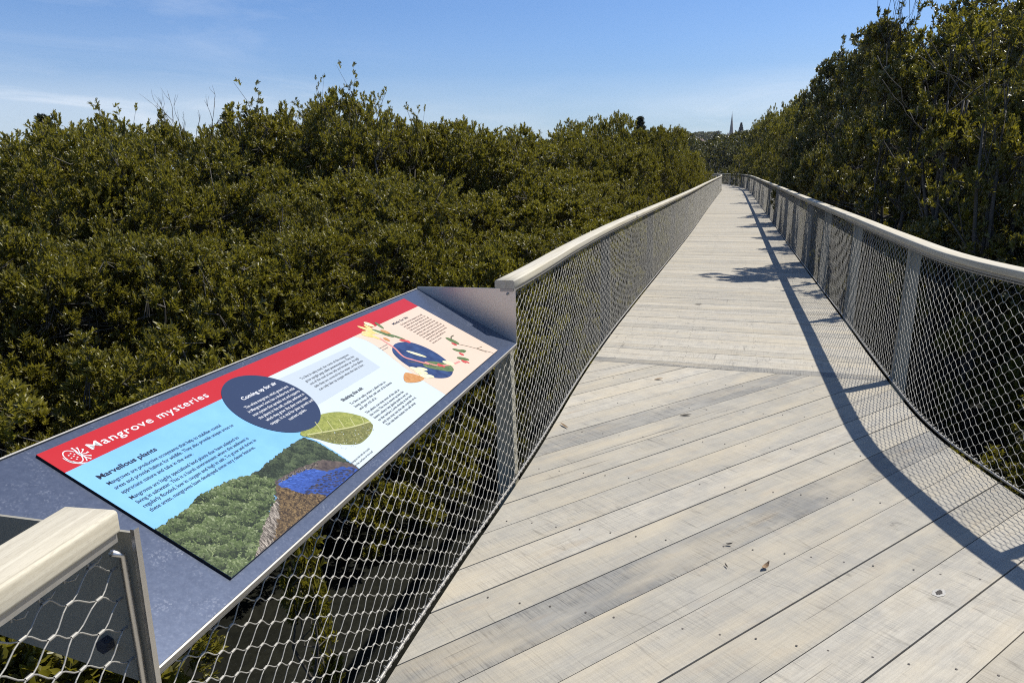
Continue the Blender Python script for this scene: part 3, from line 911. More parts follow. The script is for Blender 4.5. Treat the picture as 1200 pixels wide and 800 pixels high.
fill('picture_far_foliage', [(.31, .13), (.31, .178), (.36, .178), (.421, .184), (.491, .188), (.544, .188), (.588, .186), (.600, .144), (.598, .09), (.56, .06), (.47, .10), (.375, .122)], 2200, (.0015, .004), lambda r, x, y, t: lerp3((.010, .016, .008), (.062, .082, .036), min(1, max(0, .4 + t * .45 + r.uniform(-.3, .4)))), 2.8, (.4, .9), lump=.012, seed=2)
fill('picture_stones', [(.33, .122), (.44, .116), (.52, .098), (.50, .085), (.44, .102), (.38, .112), (.34, .114)], 380, (.0015, .0042), lambda r, x, y, t: lerp3((.018, .014, .012), (.17, .14, .11), r.random() ** 2), 4.0, (.3, .6), (-.2, .2), seed=3)
fill('picture_ripple', [(.345, .115), (.381, .113), (.438, .102), (.483, .084), (.50, .055), (.553, .038), (.585, .012), (.57, .003), (.40, .003), (.365, .016), (.357, .05), (.35, .09)], 900, (.002, .007), lambda r, x, y, t: lerp3((.008, .022, .10), lerp3((.02, .065, .30), (.06, .13, .40), r.random()), min(1, max(0, (y / .11) * .9 + r.uniform(-.4, .4)))), 4.1, (.12, .3), (-.75, -.35), seed=4)
fill('picture_reflection', [(.36, .045), (.42, .055), (.50, .050), (.585, .012), (.57, .003), (.40, .003), (.375, .02)], 240, (.002, .006), lambda r, x, y, t: lerp3((.010, .012, .03), (.05, .04, .035), r.random() ** 1.5), 4.2, (.2, .5), (-.8, -.2), seed=9)
fill('picture_silt', [(.332, .105), (.348, .085), (.36, .05), (.38, .03), (.405, .002), (.13, .002), (.2, .036), (.28, .070)], 1700, (.0015, .005), lambda r, x, y, t: lerp3((.022, .012, .006), (.17, .11, .045), r.random() ** 1.6), 4.7, (.3, .8), lump=.02, seed=5)
fill('picture_stilt_roots', [(.30, .083), (.235, .066), (.17, .038), (.07, .010), (.05, .002), (.13, .002), (.185, .016), (.25, .05)], 800, (.004, .012), lambda r, x, y, t: lerp3((.02, .014, .010), (.36, .31, .25), r.random() ** 1.7), 5.3, (.06, .16), (.9, 1.5), seed=6)
# circle, leaf
flat('navy_circle', ell(.661, .348, .150, .150, 0, 72), PR['navy'], 6.4)
leafpts = smooth_poly([(.590, .200), (.640, .216), (.709, .226), (.77, .214), (.823, .185), (.862, .128), (.85, .088), (.808, .068), (.75, .060), (.70, .066), (.645, .108), (.615, .160)])
flat('picture_leaf', leafpts, PR['leaf'], 5.9)
flat('picture_leaf_shade', smooth_poly([(.610, .178), (.68, .150), (.77, .118), (.852, .090), (.80, .068), (.75, .061), (.70, .066), (.65, .108), (.617, .158)]), PR['leaf2'], 6.15)
vq = ribbon(open_smooth([(.608, .188), (.70, .150), (.78, .120), (.858, .100)]), .0048)
for t in range(5):
    x_ = .66 + t * .042; y_2 = .165 - t * .015
    vq += ribbon([(x_, y_2), (x_ + .028, y_2 + .045 - t * .004)], .0026)
multi('picture_leaf_vein', vq, PR['vein'], 7.4)
multi('picture_leaf_midrib_shade', ribbon(open_smooth([(.610, .183), (.70, .146), (.78, .116), (.855, .096)]), .003), PR['leaf2'], 7.3)
fill('picture_leaf_texture', [(.735 + (a - .735) * .965, .143 + (c - .143) * .94) for a, c in leafpts], 1500, (.001, .003), lambda r, x, y, t: (lerp3((.15, .165, .03), (.29, .30, .085), r.random()) if y > .19 - (x - .608) * .36 else lerp3((.055, .055, .015), (.24, .22, .075), r.random() ** 1.3)), 6.3, (.4, .9), seed=7)
# navy oval and botanical pictures on the peach field
flat('navy_oval', smooth_poly([(1.439, .297), (1.516, .318), (1.598, .293), (1.636, .237), (1.642, .167), (1.614, .097), (1.552, .056), (1.481, .050), (1.416, .080), (1.384, .128), (1.384, .196), (1.401, .255)]), PR['navy2'], 3.8)
flat('oval_shadow_leaf', smooth_poly([(1.46, .145), (1.55, .06), (1.60, .085), (1.56, .14), (1.50, .17)]), PR['green'], 4.5)
rb = ribbon(open_smooth([(1.485, .380), (1.478, .340), (1.470, .300), (1.441, .245), (1.461, .205), (1.500, .150)]), .010) + ribbon(open_smooth([(1.50, .170), (1.52, .133), (1.565, .105), (1.62, .085), (1.69, .075)]), .009)
multi('pink_ribbon', rb, PR['pink'], 5.2)
pieces('coral_knot', [ell(1.585, .312, .020, .010, -.6), ell(1.600, .296, .012, .012), ell(1.545, .118, .014, .010, .4), ell(1.553, .108, .008, .014)], PR['coral'], 6)
pieces('yellow_flower', [ell(1.497, .452, .012, .038, .5), ell(1.520, .440, .014, .040, -.2), ell(1.478, .430, .011, .034, 1.0), ell(1.470, .400, .010, .032, .25), ell(1.450, .418, .012, .030, .8)], PR['yellow'], 4.6)
pieces('cream_bud', [ell(1.555, .468, .016, .024, .4), ell(1.53, .410, .014, .026, .3), ell(1.528, .222, .011, .045, .55), ell(1.612, .100, .017, .030, .75), ell(1.392, .165, .014, .026, .6), ell(1.400, .140, .013, .026, .7), ell(1.378, .140, .012, .022, .4), ell(1.425, .150, .012, .026, .9), ell(1.395, .108, .014, .028, .9), ell(1.372, .118, .012, .020, .5)], PR['cream'], 5.4)
pieces('orange_petal', [ell(1.568, .392, .017, .024, .3), ell(1.508, .358, .012, .016, 0), smooth_poly([(1.262, .160), (1.316, .178), (1.345, .150), (1.36, .112), (1.305, .112), (1.250, .138)])], PR['orange'], 5)
pieces('green_leaf', [ell(1.545, .395, .012, .050, .45), ell(1.585, .345, .009, .040, .5), ell(1.60, .44, .010, .028, -.3), ell(1.864, .180, .018, .034, .25), ell(1.795, .120, .013, .032, .7), ell(1.815, .108, .011, .026, 1.2), ell(1.735, .075, .014, .034, .9)], PR['green'], 5.5)
for q_ in (ribbon([(1.42, .215), (1.47, .175), (1.51, .12)], .006), ribbon(open_smooth([(1.935, .20), (1.90, .20), (1.878, .190)]), .006), ribbon(open_smooth([(1.845, .165), (1.90, .110), (1.955, .04), (1.985, .004)]), .004) + ribbon([(1.93, .075), (1.985, .065)], .003) + ribbon([(1.925, .08), (1.95, .025)], .003)):
    multi('brown_stem', q_, PR['stem'], 5.2)
rk = random.Random(4); sp_ = []
for _ in range(60):
    x_, y_2 = rk.uniform(.64, .85), rk.uniform(.062, .15)
    if y_2 < .19 - (x_ - .6) * .36: sp_.append(ell(x_, y_2, rk.uniform(.0008, .0024), rk.uniform(.0008, .0018), 0, 6))
o_ = multi('salt_speck', sp_, PR['pale'], 7.2); o_['kind'] = 'stuff'
pieces('coral_calyx', [ell(1.838, .160, .010, .014, .3), ell(1.775, .098, .011, .013), ell(1.712, .062, .011, .013), ell(1.725, .050, .007, .011)], PR['coral'], 6)

# lettering ---------------------------------------------------------
def text(name, s, p0, q, width, mat, lv, bold=0.0, height=None, align='L', parent=None, spc=1.0):
    """s fitted so that it runs from p0 over width; q = base line"""
    cu = bpy.data.curves.new(name, 'FONT'); cu.body = s; cu.size = .02; cu.offset = bold; cu.resolution_u = 3; cu.space_character = spc
    o = bpy.data.objects.new(name, cu); COL.objects.link(o)
    dg = bpy.context.evaluated_depsgraph_get(); dg.update()
    me = bpy.data.meshes.new_from_object(o.evaluated_get(dg))
    COL.objects.unlink(o); bpy.data.objects.remove(o); bpy.data.curves.remove(cu)
    n = len(me.vertices); a = np.empty(n * 3, np.float32); me.vertices.foreach_get('co', a); a = a.reshape(-1, 3)
    x0, x1 = a[:, 0].min(), a[:, 0].max()
    if width is None: sxx = height
    else: sxx = width / (x1 - x0)
    syy = height if height is not None else sxx
    a[:, 0] = (a[:, 0] - x0) * sxx; wd = (x1 - x0) * sxx
    if align == 'C': a[:, 0] -= wd / 2
    a[:, 1] *= syy
    a[:, 0] += PU + p0; a[:, 1] += PV + q; a[:, 2] = .005 + LV * lv
    me.vertices.foreach_set('co', a.ravel()); me.materials.clear(); me.materials.append(mat); me.name = name; me.update()
    return me, wd
def text_obj(name, lines, mat, lv, bold=0.0, spc=1.0):
    """lines: list of kwargs tuples -> one joined mesh object"""
    V, Fc = [], []; b0 = 0
    for (s, p0, q, width, height, al) in lines:
        me, _ = text(name, s, p0, q, width, mat, lv, bold, height, al, None, spc)
        V += [tuple(v.co) for v in me.vertices]; Fc += [tuple(b0 + i for i in p.vertices) for p in me.polygons]; b0 = len(V)
        bpy.data.meshes.remove(me)
    me = bpy.data.meshes.new(name); me.from_pydata(V, [], Fc); me.materials.append(mat); me.update()
    return link(bpy.data.objects.new(name, me), panel)
text_obj('title_lettering', [('Mangrove mysteries', .102, .472, .422, 1.62, 'L')], PR['white'], 3, .0002, 1.12)
text_obj('heading_lettering', [('Marvellous plants', .038, .386, .180, .98, 'L')], PR['ink'], 3, .0005)
L1 = ['Mangroves are productive ecosystems that help to stabilise coastal', 'areas and provide habitat for wildlife. They also provide unique areas to', 'appreciate nature and take in the view.']
L2 = ['Mangroves are highly specialised land plants that have adapted to', 'living in saltwater. This is a harsh environment where the sediment is', 'regularly flooded, low in oxygen and high in salt. To grow and thrive in', 'these areas, mangroves have developed some very clever features.']
ln = []
for s, q, wd in zip(L1, (.360, .341, .322), (.395, .425, .235)): ln.append((s, .038, q, wd, .78, 'L'))
for s, q, wd in zip(L2, (.297, .279, .261, .243), (.39, .41, .42, .39)): ln.append((s, .038, q, wd, .78, 'L'))
text_obj('body_lettering', ln, PR['ink'], 3, .0001)
text_obj('heading_lettering', [('Coming up for air', .592, .404, .178, .98, 'L')], PR['white'], 8, .0005)
L3 = ['The white mangrove, which grows here', 'in Mangrove Cove, has a shallow but wide', 'root system that spreads out and supports', 'the plants in the soft, muddy sediment in', 'which they grow. But plant roots need', 'oxygen. It is vital for plant growth and', 'nutrient uptake.']
text_obj('body_lettering', [(s, .675, .372 - i * .0185, wd, .78, 'C') for i, (s, wd) in enumerate(zip(L3, (.225, .245, .25, .245, .225, .235, .095)))], PR['white'], 8, .00015)
L4 = ['To live in salty mud, the roots of the mangrove', 'grow upright pegs called pneumatophores. They rise', 'out of the mud at low tide and breathe air. At high', 'tide they are covered by the water, so the plants', 'can only take up oxygen when the tide is low.']
text_obj('body_lettering', [(s, .872, .374 - i * .0182, wd, .78, 'L') for i, (s, wd) in enumerate(zip(L4, (.335, .345, .35, .35, .325)))], PR['greyink'], 5, .0001)
text_obj('heading_lettering', [('Shaking the salt', .884, .218, .150, .92, 'L')], PR['greyink'], 5, .0006)
L5 = ['To live in salty water a plant has to', 'keep most of the salt out of its leaves', 'and get rid of it.']
L6 = ['The plants can stop most of the salt at', 'the roots. The rest is moved up into the', 'leaves, where tiny glands push it out on', 'to the surface. Look closely at the leaf', 'and you may see the salt crystals on it.', 'The rain then washes the salt away.']
text_obj('body_lettering', [(s, .893, .190 - i * .0172, wd, .74, 'L') for i, (s, wd) in enumerate(zip(L5, (.27, .29, .13)))] + [(s, .893, .130 - i * .0162, wd, .72, 'L') for i, (s, wd) in enumerate(zip(L6, (.27, .275, .28, .28, .285, .245)))], PR['greyink'], 5, .0001)
text_obj('heading_lettering', [('Made for life', 1.685, .408, .165, .92, 'L')], PR['ink'], 5, .0004)
L7 = ['The flowers of the mangroves are small', 'and yellow and are visited by bees. The', 'fruits start to grow while they are still', 'held on the tree, and then drop into the', 'water below and float away with the tide', 'until they reach a good place to settle.', 'Once they come to rest on the soft mud', 'the seedlings quickly put out roots and', 'open their first pair of leaves in the', 'sun. Few of them will live to', 'become a tree.']
text_obj('body_lettering', [(s, 1.722, .386 - i * .0165, wd, .72, 'L') for i, (s, wd) in enumerate(zip(L7, (.25, .255, .26, .26, .265, .27, .27, .27, .26, .20, .11)))], PR['brownink'], 5, .00008)
text_obj('caption_lettering', [('A mangrove leaf with salt crystals', .592, .026, .125, .5, 'L'), ('on the surface of the leaf', .592, .012, .12, .5, 'L')], PR['greyink'], 5)
text_obj('caption_lettering', [('Flowers, seeds and fruit', 1.392, .332, .075, .5, 'L'), ('of the mangrove', 1.392, .318, .055, .5, 'L')], PR['greyink'], 5)
# white line emblem in the red band
EQ = []
ex, ey = .066, .473
o1 = [(ex - .014 + .016 * math.cos(t), ey + .004 + .024 * math.sin(t)) for t in np.linspace(.5, 2 * math.pi - .35, 22)]
EQ += ribbon(o1, .0024)
for t in range(3):
    EQ += ribbon(open_smooth([(ex - .034 + t * .004, ey + .012 - t * .010), (ex - .031 + t * .006, ey - .010 - t * .005), (ex - .016 + t * .005, ey - .027 - t * .001)]), .0022)
for t in range(6):
    a = -1.35 + t * .55
    EQ += ribbon([(ex + .004, ey + .002), (ex + .004 + .013 * math.cos(a), ey + .002 + .018 * math.sin(a)), (ex + .004 + .020 * math.cos(a + .12), ey + .002 + .027 * math.sin(a + .12))], [.0018, .0022, .0052])
for (a, c) in ((-.018, .012), (-.010, .015), (-.020, .002), (-.012, .004), (-.006, .008), (-.014, -.007), (-.008, -.003)):
    EQ.append(ell(ex + a, ey + c, .0022, .0017, 0, 8))
EQ += ribbon(open_smooth([(ex - .002, ey - .024), (ex + .004, ey - .012), (ex + .001, ey + .004), (ex + .006, ey + .024)]), .0026)
multi('white_emblem', EQ, PR['white'], 3)

# ------------------------------------------------------------------ ground
def grid(name, x0, x1, y0, y1, nx, ny, fz, mat):
    xs = np.linspace(x0, x1, nx); ys = np.linspace(y0, y1, ny); X, Y = np.meshgrid(xs, ys, indexing='ij')
    Z = fz(X, Y); V = np.stack([X, Y, Z], -1).reshape(-1, 3)
    i, j = np.meshgrid(np.arange(nx - 1), np.arange(ny - 1), indexing='ij'); a = (i * ny + j).ravel()
    F = np.stack([a, a + ny, a + ny + 1, a + 1], 1)
    return link(bpy.data.objects.new(name, np_mesh(name, V, F, mat, True)))
GZ = -1.85
mud = grid('ground', -4500, 4500, -4500, 4500, 3, 3, lambda X, Y: np.full_like(X, GZ), M['mud']); tag(mud, kind='structure')
def hz(X, Y):
    f = lambda cx, cy, sx_, sy_, h: h * np.exp(-((X - cx) / sx_) ** 2 - ((Y - cy) / sy_) ** 2)
    e = np.clip((Y - 330) / 120, 0, 1) * np.clip((X + 700) / 200, 0, 1) * np.clip((700 - X) / 200, 0, 1) * np.clip((1100 - Y) / 150, 0, 1)
    return GZ - .5 + e * (f(-60, 620, 260, 170, 14) + f(60, 700, 220, 160, 9) + f(-330, 760, 220, 160, 15) + f(300, 720, 200, 150, 12) + 2)
hill = grid('hill', -700, 700, 330, 1100, 70, 50, hz, M['hill']); tag(hill, kind='structure')

# ------------------------------------------------------------------ foliage
def leaves(P, A, n_leaf, L, Wd, rg, spread=(22, 68), rise=.075):
    """leaf quads for tufts at P (m,3) with axes A (m,3)"""
    m = len(P); k_ = n_leaf
    P = np.repeat(P, k_, 0); A = np.repeat(A, k_, 0); n = len(P)
    ref = np.where(np.abs(A[:, 2:3]) < .9, np.array([[0, 0, 1.0]]), np.array([[1.0, 0, 0]]))
    U = np.cross(A, ref); U /= np.linalg.norm(U, axis=1, keepdims=True); Wv = np.cross(A, U)
    idx = np.tile(np.arange(k_), m); ph = (idx % 2) * math.pi + (idx // 2) * 1.57 + np.repeat(rg.uniform(0, 6.28, m), k_) + rg.normal(0, .3, n)
    th = np.radians(rg.uniform(spread[0], spread[1], n)) * (1 - .45 * (idx // 2) / max(1, k_ / 2)) 
    rad = U * np.cos(ph)[:, None] + Wv * np.sin(ph)[:, None]
    D = A * np.cos(th)[:, None] + rad * np.sin(th)[:, None]
    D += np.array([0, 0, .10]); D /= np.linalg.norm(D, axis=1, keepdims=True)
    Nn = A - D * np.sum(A * D, 1, keepdims=True); Nn /= np.maximum(np.linalg.norm(Nn, axis=1, keepdims=True), 1e-6)
    S = np.cross(D, Nn)
    tw = rg.normal(0, .35, n)[:, None]; S2 = S * np.cos(tw) + Nn * np.sin(tw); Nn = Nn * np.cos(tw) - S * np.sin(tw); S = S2
    base = P + A * (rise * (idx / k_ - .5))[:, None]
    l = (L * rg.uniform(.7, 1.15, n))[:, None]; wd = (Wd * rg.uniform(.8, 1.15, n))[:, None]
    fold = .16
    v0 = base; tip = base + D * l - Nn * l * .08
    a1 = base + D * l * .32 + S * wd * .5 + Nn * wd * fold; a2 = base + D * l * .70 + S * wd * .42 + Nn * wd * fold * .6
    b1 = base + D * l * .32 - S * wd * .5 + Nn * wd * fold; b2 = base + D * l * .70 - S * wd * .42 + Nn * wd * fold * .6
    V = np.stack([v0, a1, a2, tip, b2, b1], 1).reshape(-1, 3)
    q = (np.arange(n) * 6)[:, None]
    F = np.concatenate([q + np.array([[0, 1, 2, 3]]), q + np.array([[0, 3, 4, 5]])], 0)
    r = np.clip(np.repeat(rg.beta(1.6, 1.6, m), k_) * .62 + rg.random(n) * .38, 0, 1); return V, F, np.concatenate([r, r])

def sph(n, rg):
    v = rg.normal(0, 1, (n, 3)); return v / np.linalg.norm(v, axis=1, keepdims=True)

def make_crown(name, seed, H, rx, zlo, n_cl, n_t, n_l, L, Wd, mat, clr=(.26, .5), spikes=10, spk=1.0, branch=True, domes=4, tr=1.0, spread=(22, 68), axr=.22):
    """clumps on an ellipsoid shell from zlo to H, tufts on the clumps; returns crown mesh and trunk mesh"""
    rg = np.random.default_rng(seed); rr = random.Random(seed)
    cz = (H + zlo) / 2; rz = (H - zlo) / 2
    CC, CRR, DD = [], [], []
    a0 = rg.uniform(0, 6.28)
    for q in range(domes):
        an = a0 + q * 6.283 / max(1, domes - 1) + rg.uniform(-.4, .4); off = rx * rg.uniform(.46, .66)
        if q == domes - 1: off = rx * .12
        Rd = rx * rg.uniform(.38, .58); zr = min(Rd * rg.uniform(.85, 1.15), rz * .6)
        ztp = H - (0 if q == domes - 1 else rg.uniform(.1, .5) * (H - zlo))
        cen = np.array([math.cos(an) * off, math.sin(an) * off, ztp - zr])
        nc = int(n_cl / domes * (Rd / (rx * .53)) ** 2)
        dd_ = sph(nc * 4, rg); dd_ = dd_[dd_[:, 2] > -.45][:nc]
        CC.append(cen + dd_ * np.array([Rd, Rd, zr]) * rg.uniform(.78, 1.0, (len(dd_), 1))); CRR.append(rg.uniform(*clr, len(dd_))); DD.append(dd_)
        # skirt: a few clumps lower down
        ns = max(2, nc // 4); ds = sph(ns, rg); ds[:, 2] *= .3
        zz_ = rg.uniform(zlo, max(zlo + .1, ztp - zr * 1.4), ns)
        CC.append(np.stack([cen[0] + ds[:, 0] * Rd * .9, cen[1] + ds[:, 1] * Rd * .9, zz_], 1)); CRR.append(rg.uniform(*clr, ns)); DD.append(ds)
    C = np.concatenate(CC); cr = np.concatenate(CRR); dirs = np.concatenate(DD)
    P, A = [], []
    for c, r, d in zip(C, cr, dirs):
        nsub = max(4, int(11 * (r / np.mean(clr)) ** 2))
        t = sph(nsub * 3, rg); keep = (t @ (d * .5 + np.array([0, 0, .55]))) > -.25 + rg.uniform(-.2, .2, len(t)); t = t[keep][:nsub]
        for tt in t:
            sc = c + tt * r * rg.uniform(.72, 1.12) * np.array([1, 1, .9]); rs = r * rg.uniform(.22, .36)
            m = max(3, int(n_t / 11 * rg.uniform(.7, 1.3)))
            u = sph(m, rg)
            P.append(sc + u * (rs * rg.uniform(.35, 1.0, m) ** .6)[:, None])
            A.append(u * .55 + tt * .35 + np.array([0, 0, .75]) + rg.normal(0, axr, (m, 3)))
    # shoots poking out of the top
    sp_b = MB()
    for _ in range(spikes):
        i = rr.randrange(len(C)); 
        if C[i, 2] < cz + rz * .25: continue
        base = C[i] + np.array([rr.uniform(-.15, .15), rr.uniform(-.15, .15), cr[i] * .6])
        for _b in range(rr.randint(1, 3)):
            h = rr.uniform(.15, .5) * spk; dr = np.array([rr.uniform(-.45, .45), rr.uniform(-.45, .45), 1.0])
            kn = np.array([rr.uniform(-.06, .06), rr.uniform(-.06, .06), 0])
            for q in np.linspace(rr.uniform(.3, .6), 1, rr.randint(2, 5)):
                for _c in range(2):
                    P.append((base + dr * h * q + kn * math.sin(q * 3) + rg.normal(0, .035, 3))[None]); A.append((dr + rg.normal(0, .5, 3))[None])
            sp_b.tube([base - dr * .2, base + dr * h * .5 + kn, base + dr * h], [.006, .004, .002], 4, caps=False)
    P = np.concatenate(P); A = np.concatenate(A); A /= np.linalg.norm(A, axis=1, keepdims=True)
    V, F, r = leaves(P, A, n_l, L, Wd, rg, spread)
    me = np_mesh(name, V, F, mat, False, r)
    tb = MB(); tb.v += sp_b.v; tb.f += sp_b.f; tb.m += sp_b.m
    # limbs
    stems = rr.randint(2, 4) if branch else 1
    ends = []
    for s in range(stems):
        a = rr.uniform(0, 6.28); sprd = rx * rr.uniform(.15, .4)
        pts = [Vector((rr.uniform(-.12, .12), rr.uniform(-.12, .12), -.1))]
        for q in range(1, 6):
            t = q / 5
            pts.append(Vector((math.cos(a) * sprd * t ** 1.3 + rr.uniform(-.07, .07), math.sin(a) * sprd * t ** 1.3 + rr.uniform(-.07, .07), t * (zlo + (H - zlo) * .62))))
        r0 = .022 * H ** .7 * tr
        tb.tube(pts, [r0 * (1 - .14 * q) for q in range(6)], 7)
        ends += [(pts[q], r0 * (1 - .14 * q)) for q in (2, 3, 4, 5)]
    for i in range(len(C)):
        c = Vector(C[i])
        p0, r0 = min(ends, key=lambda e: (e[0] - c).length + rr.uniform(0, .5) + (1.0 if e[0].z > c.z else 0))
        midp = p0.lerp(c, .5) + Vector((rr.uniform(-.1, .1), rr.uniform(-.1, .1), rr.uniform(-.12, .06)))
        tb.tube([p0, midp, c], [r0 * .5, r0 * .33, .007], 5, caps=False)
        for _ in range(4):
            e = c + Vector(sph(1, rg)[0]) * cr[i] * .9
            tb.tube([c, e], [.007, .003], 3, caps=False)
    return me, tb.mesh(name + '_trunk', M['bark'], True)

PROTO = {}
def proto(key, n, *a, **k):
    PROTO[key] = [make_crown('crown', 100 * (len(PROTO) + 1) + i, *a, **k) + (a[0], a[1]) for i in range(n)]
#                 H    rx  zlo  ncl nt nl  L    W
proto('low', 3, 2.5, 1.35, .25, 40, 104, 11, .060, .020, M['leaf'], clr=(.18, .36), spikes=4, domes=4)
proto('mid', 3, 4.2, 1.65, .8, 52, 104, 11, .061, .0205, M['leaf'], clr=(.2, .42), spikes=5, domes=4)
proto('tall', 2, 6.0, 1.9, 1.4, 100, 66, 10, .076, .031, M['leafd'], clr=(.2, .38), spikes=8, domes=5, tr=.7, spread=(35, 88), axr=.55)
proto('open', 2, 4.8, .85, 2.4, 19, 34, 9, .066, .024, M['leaf'], clr=(.13, .26), spikes=9, spk=1.2, domes=3, tr=.7)
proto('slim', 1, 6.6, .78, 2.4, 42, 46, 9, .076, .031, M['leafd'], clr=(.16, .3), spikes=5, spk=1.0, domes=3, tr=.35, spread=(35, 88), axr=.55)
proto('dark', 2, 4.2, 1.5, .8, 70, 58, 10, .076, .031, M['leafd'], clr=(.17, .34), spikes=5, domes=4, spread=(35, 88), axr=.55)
proto('far', 3, 4.4, 1.9, .6, 64, 32, 6, .105, .045, M['leaf'], clr=(.24, .44), spikes=4)
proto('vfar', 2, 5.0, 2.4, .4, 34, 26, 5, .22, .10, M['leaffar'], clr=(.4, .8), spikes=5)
proto('sapling', 2, 1.4, .32, .35, 14, 22, 8, .062, .024, M['leaf'], clr=(.08, .14), spikes=3, spk=.5, domes=2)
rt = random.Random(21)
cnt = {}
def tree(key, x, y, ztop, r=None, label=None, group=None, name='mangrove_tree', cat='tree', rz=None):
    i = cnt.get(key, 0); cnt[key] = i + 1
    cr, tk, H, rx = PROTO[key][i % len(PROTO[key])]
    root = empty(name, (x, y, GZ), rt.uniform(0, 6.28) if rz is None else rz)
    h = ztop - GZ; sz = h / H; sr = (r / rx) if r else (sz * .5 + .5)
    root.scale = (sr, sr, sz)
    tag(root, label, cat, group)
    for nm, me in (('crown', cr), ('trunk', tk)):
        o = bpy.data.objects.new(nm, me); link(o, root)
    return root

def polar(az, d): return d * math.sin(R(az)), d * math.cos(R(az))
def prof(az):
    return float(np.interp(az, [-60, -51, -48, -45, -42, -40, -36, -33, -31.5, -29, -26.7, -24.5, -22.5, -20, -16.6, -13.4, -10, -8.3, -5, -3.5],
                           [1.9, 1.9, 1.9, 2.4, 2.5, 2.9, 3.8, 4.6, 4.4, 4.6, 4.3, 3.4, 2.8, 2.8, 2.7, 2.9, 3.7, 3.9, 3.2, 2.4]))
G1, G2, G3 = 'low mangroves in front of the left canopy', 'mangroves in the middle of the left canopy', 'mangroves along the left skyline'
# front row, left of the sign
for az, d, z, r, lab in [(-60, 6.2, -.1, 1.4, 'low olive mangrove at the far left edge beside the near end of the sign'),
                    (-50, 6.2, .15, 1.4, 'low bushy mangrove just behind the left end of the sign'),
                    (-41.5, 6.4, .35, 1.35, 'low bushy mangrove behind the white title of the sign'),
                    (-33, 7.0, .0, 1.15, 'shaded low mangrove behind the navy circle of the sign'),
                    (-25, 7.6, .1, 1.15, 'dark low mangrove behind the right end of the sign'),
                    (-19.5, 8.6, .45, 1.2, 'low mangrove beside the rail end at the top right corner of the sign')]:
    x, y_ = polar(az, d); tree('low', x, y_, z, r, lab, G1)
for az, d, z, r in [(-54.5, 7.3, .55, 1.3), (-45.5, 7.4, .7, 1.3), (-37, 7.6, .65, 1.3), (-29, 8.3, .3, 1.2), (-21, 9.0, .55, 1.1)]:
    x, y_ = polar(az, d); tree('low', x, y_, z, r, 'low rounded mangrove filling the gap behind the front bushes on the left', G1 + ', behind')
for az, d, z in [(-63, 8.4, 1.0), (-55, 8.3, 1.15), (-47.5, 8.5, 1.3), (-40, 8.4, 1.15), (-34, 9.2, 1.3), (-28, 9.3, .8), (-22.5, 9.9, 1.05)]:
    x, y_ = polar(az + rt.uniform(-1.5, 1.5), d + rt.uniform(-.3, .4)); tree('mid', x, y_, z + rt.uniform(-.35, .5), rt.uniform(1.2, 1.5), 'olive mangrove crown in the second row left of the boardwalk, sunlit on top', G2)
for az, d, z in [(-59, 10.6, 1.6), (-52.5, 10.4, 1.75), (-46, 10.8, 1.9), (-39.5, 10.6, 2.0), (-33.5, 11, 2.0), (-27.5, 11.2, 1.9), (-21.5, 11.8, 1.6), (-17, 12.6, 1.5)]:
    x, y_ = polar(az + rt.uniform(-1.5, 1.5), d + rt.uniform(-.4, .4)); tree('mid', x, y_, z + rt.uniform(-.45, .25), rt.uniform(1.35, 1.75), 'olive mangrove crown behind the second row on the left', G2 + ', third row')
for i, az in enumerate(np.arange(-60, -13, 4.4)):
    d = 14.2 + (i % 3) * .5
    x, y_ = polar(az, d); z = EYE + d * math.tan(R(prof(az))) + .22 + rt.uniform(-.3, .2)
    tree('mid', x, y_, z, 1.75, 'mangrove crown standing against the sky on the left skyline', G3)
for i, az in enumerate(np.arange(-58, -12, 4.2)):
    d = 18.5 + (i % 3) * .7
    x, y_ = polar(az, d); z = EYE + d * math.tan(R(prof(az) - .5)) + rt.uniform(-.25, .15)
    tree('far', x, y_, z, 2.1, 'mangrove crown half hidden behind the left skyline trees', G3 + ', behind')
# open leggy crowns that stand up from the skyline
for az, d, el, r, lab in [(-45.2, 13.2, 3.9, .8, 'leggy bush on the skyline beside the dark pine'),
                     (-35.8, 13.6, 4.6, 1.0, 'upright leafy crown with sky gaps right of the bare twigs'),
                     (-32.3, 13.8, 4.2, .8, 'rounded loose crown on the skyline between two taller ones'),
                     (-28.9, 13.0, 5.7, .75, 'tallest thin topped mangrove on the left skyline'),
                     (-26.2, 13.2, 4.9, .7, 'thin topped mangrove just right of the tallest one on the left skyline'),
                     (-30.8, 13.3, 4.8, .5, 'slim open shoot left of the tallest mangrove on the skyline'),
                     (-24.4, 13.6, 3.9, .55, 'slim open crown stepping down from the tallest mangrove')]:
    x, y_ = polar(az, d); tree('open', x, y_, EYE + d * math.tan(R(el)), r, lab, 'open crowns on the left skyline')
# beside the left rail
for i, (x, y_, z, r) in enumerate([(-3.0, 10.6, .9, 1.3), (-3.1, 12.8, 1.25, 1.4), (-3.0, 15.0, 1.4, 1.4), (-3.2, 17.3, 1.8, 1.5), (-3.2, 19.6, 2.3, 1.5)]):
    tree('mid', x, y_, z, r, ['lowest', 'second', 'third', 'fourth', 'fifth'][i] + ' mangrove from the sign in the row along the left rail', 'mangroves along the left rail')
for i, (x, y_, z, r) in enumerate([(-3.6, 22.4, 3.2, 1.7), (-2.9, 25.2, 3.25, 1.5), (-4.8, 24.6, 3.1, 1.7), (-2.8, 28.4, 3.1, 1.5), (-5.9, 21.5, 2.7, 1.8)]):
    tree('mid', x, y_, z, r, ['broad sunlit mangrove overhanging the middle of the left rail', 'tall sunlit mangrove beside the far half of the left rail', 'tall mangrove behind the broad one at the left rail', 'last tall mangrove on the left before the bend', 'mangrove sloping down left from the broad one at the left rail'][i], 'mangroves along the left rail')
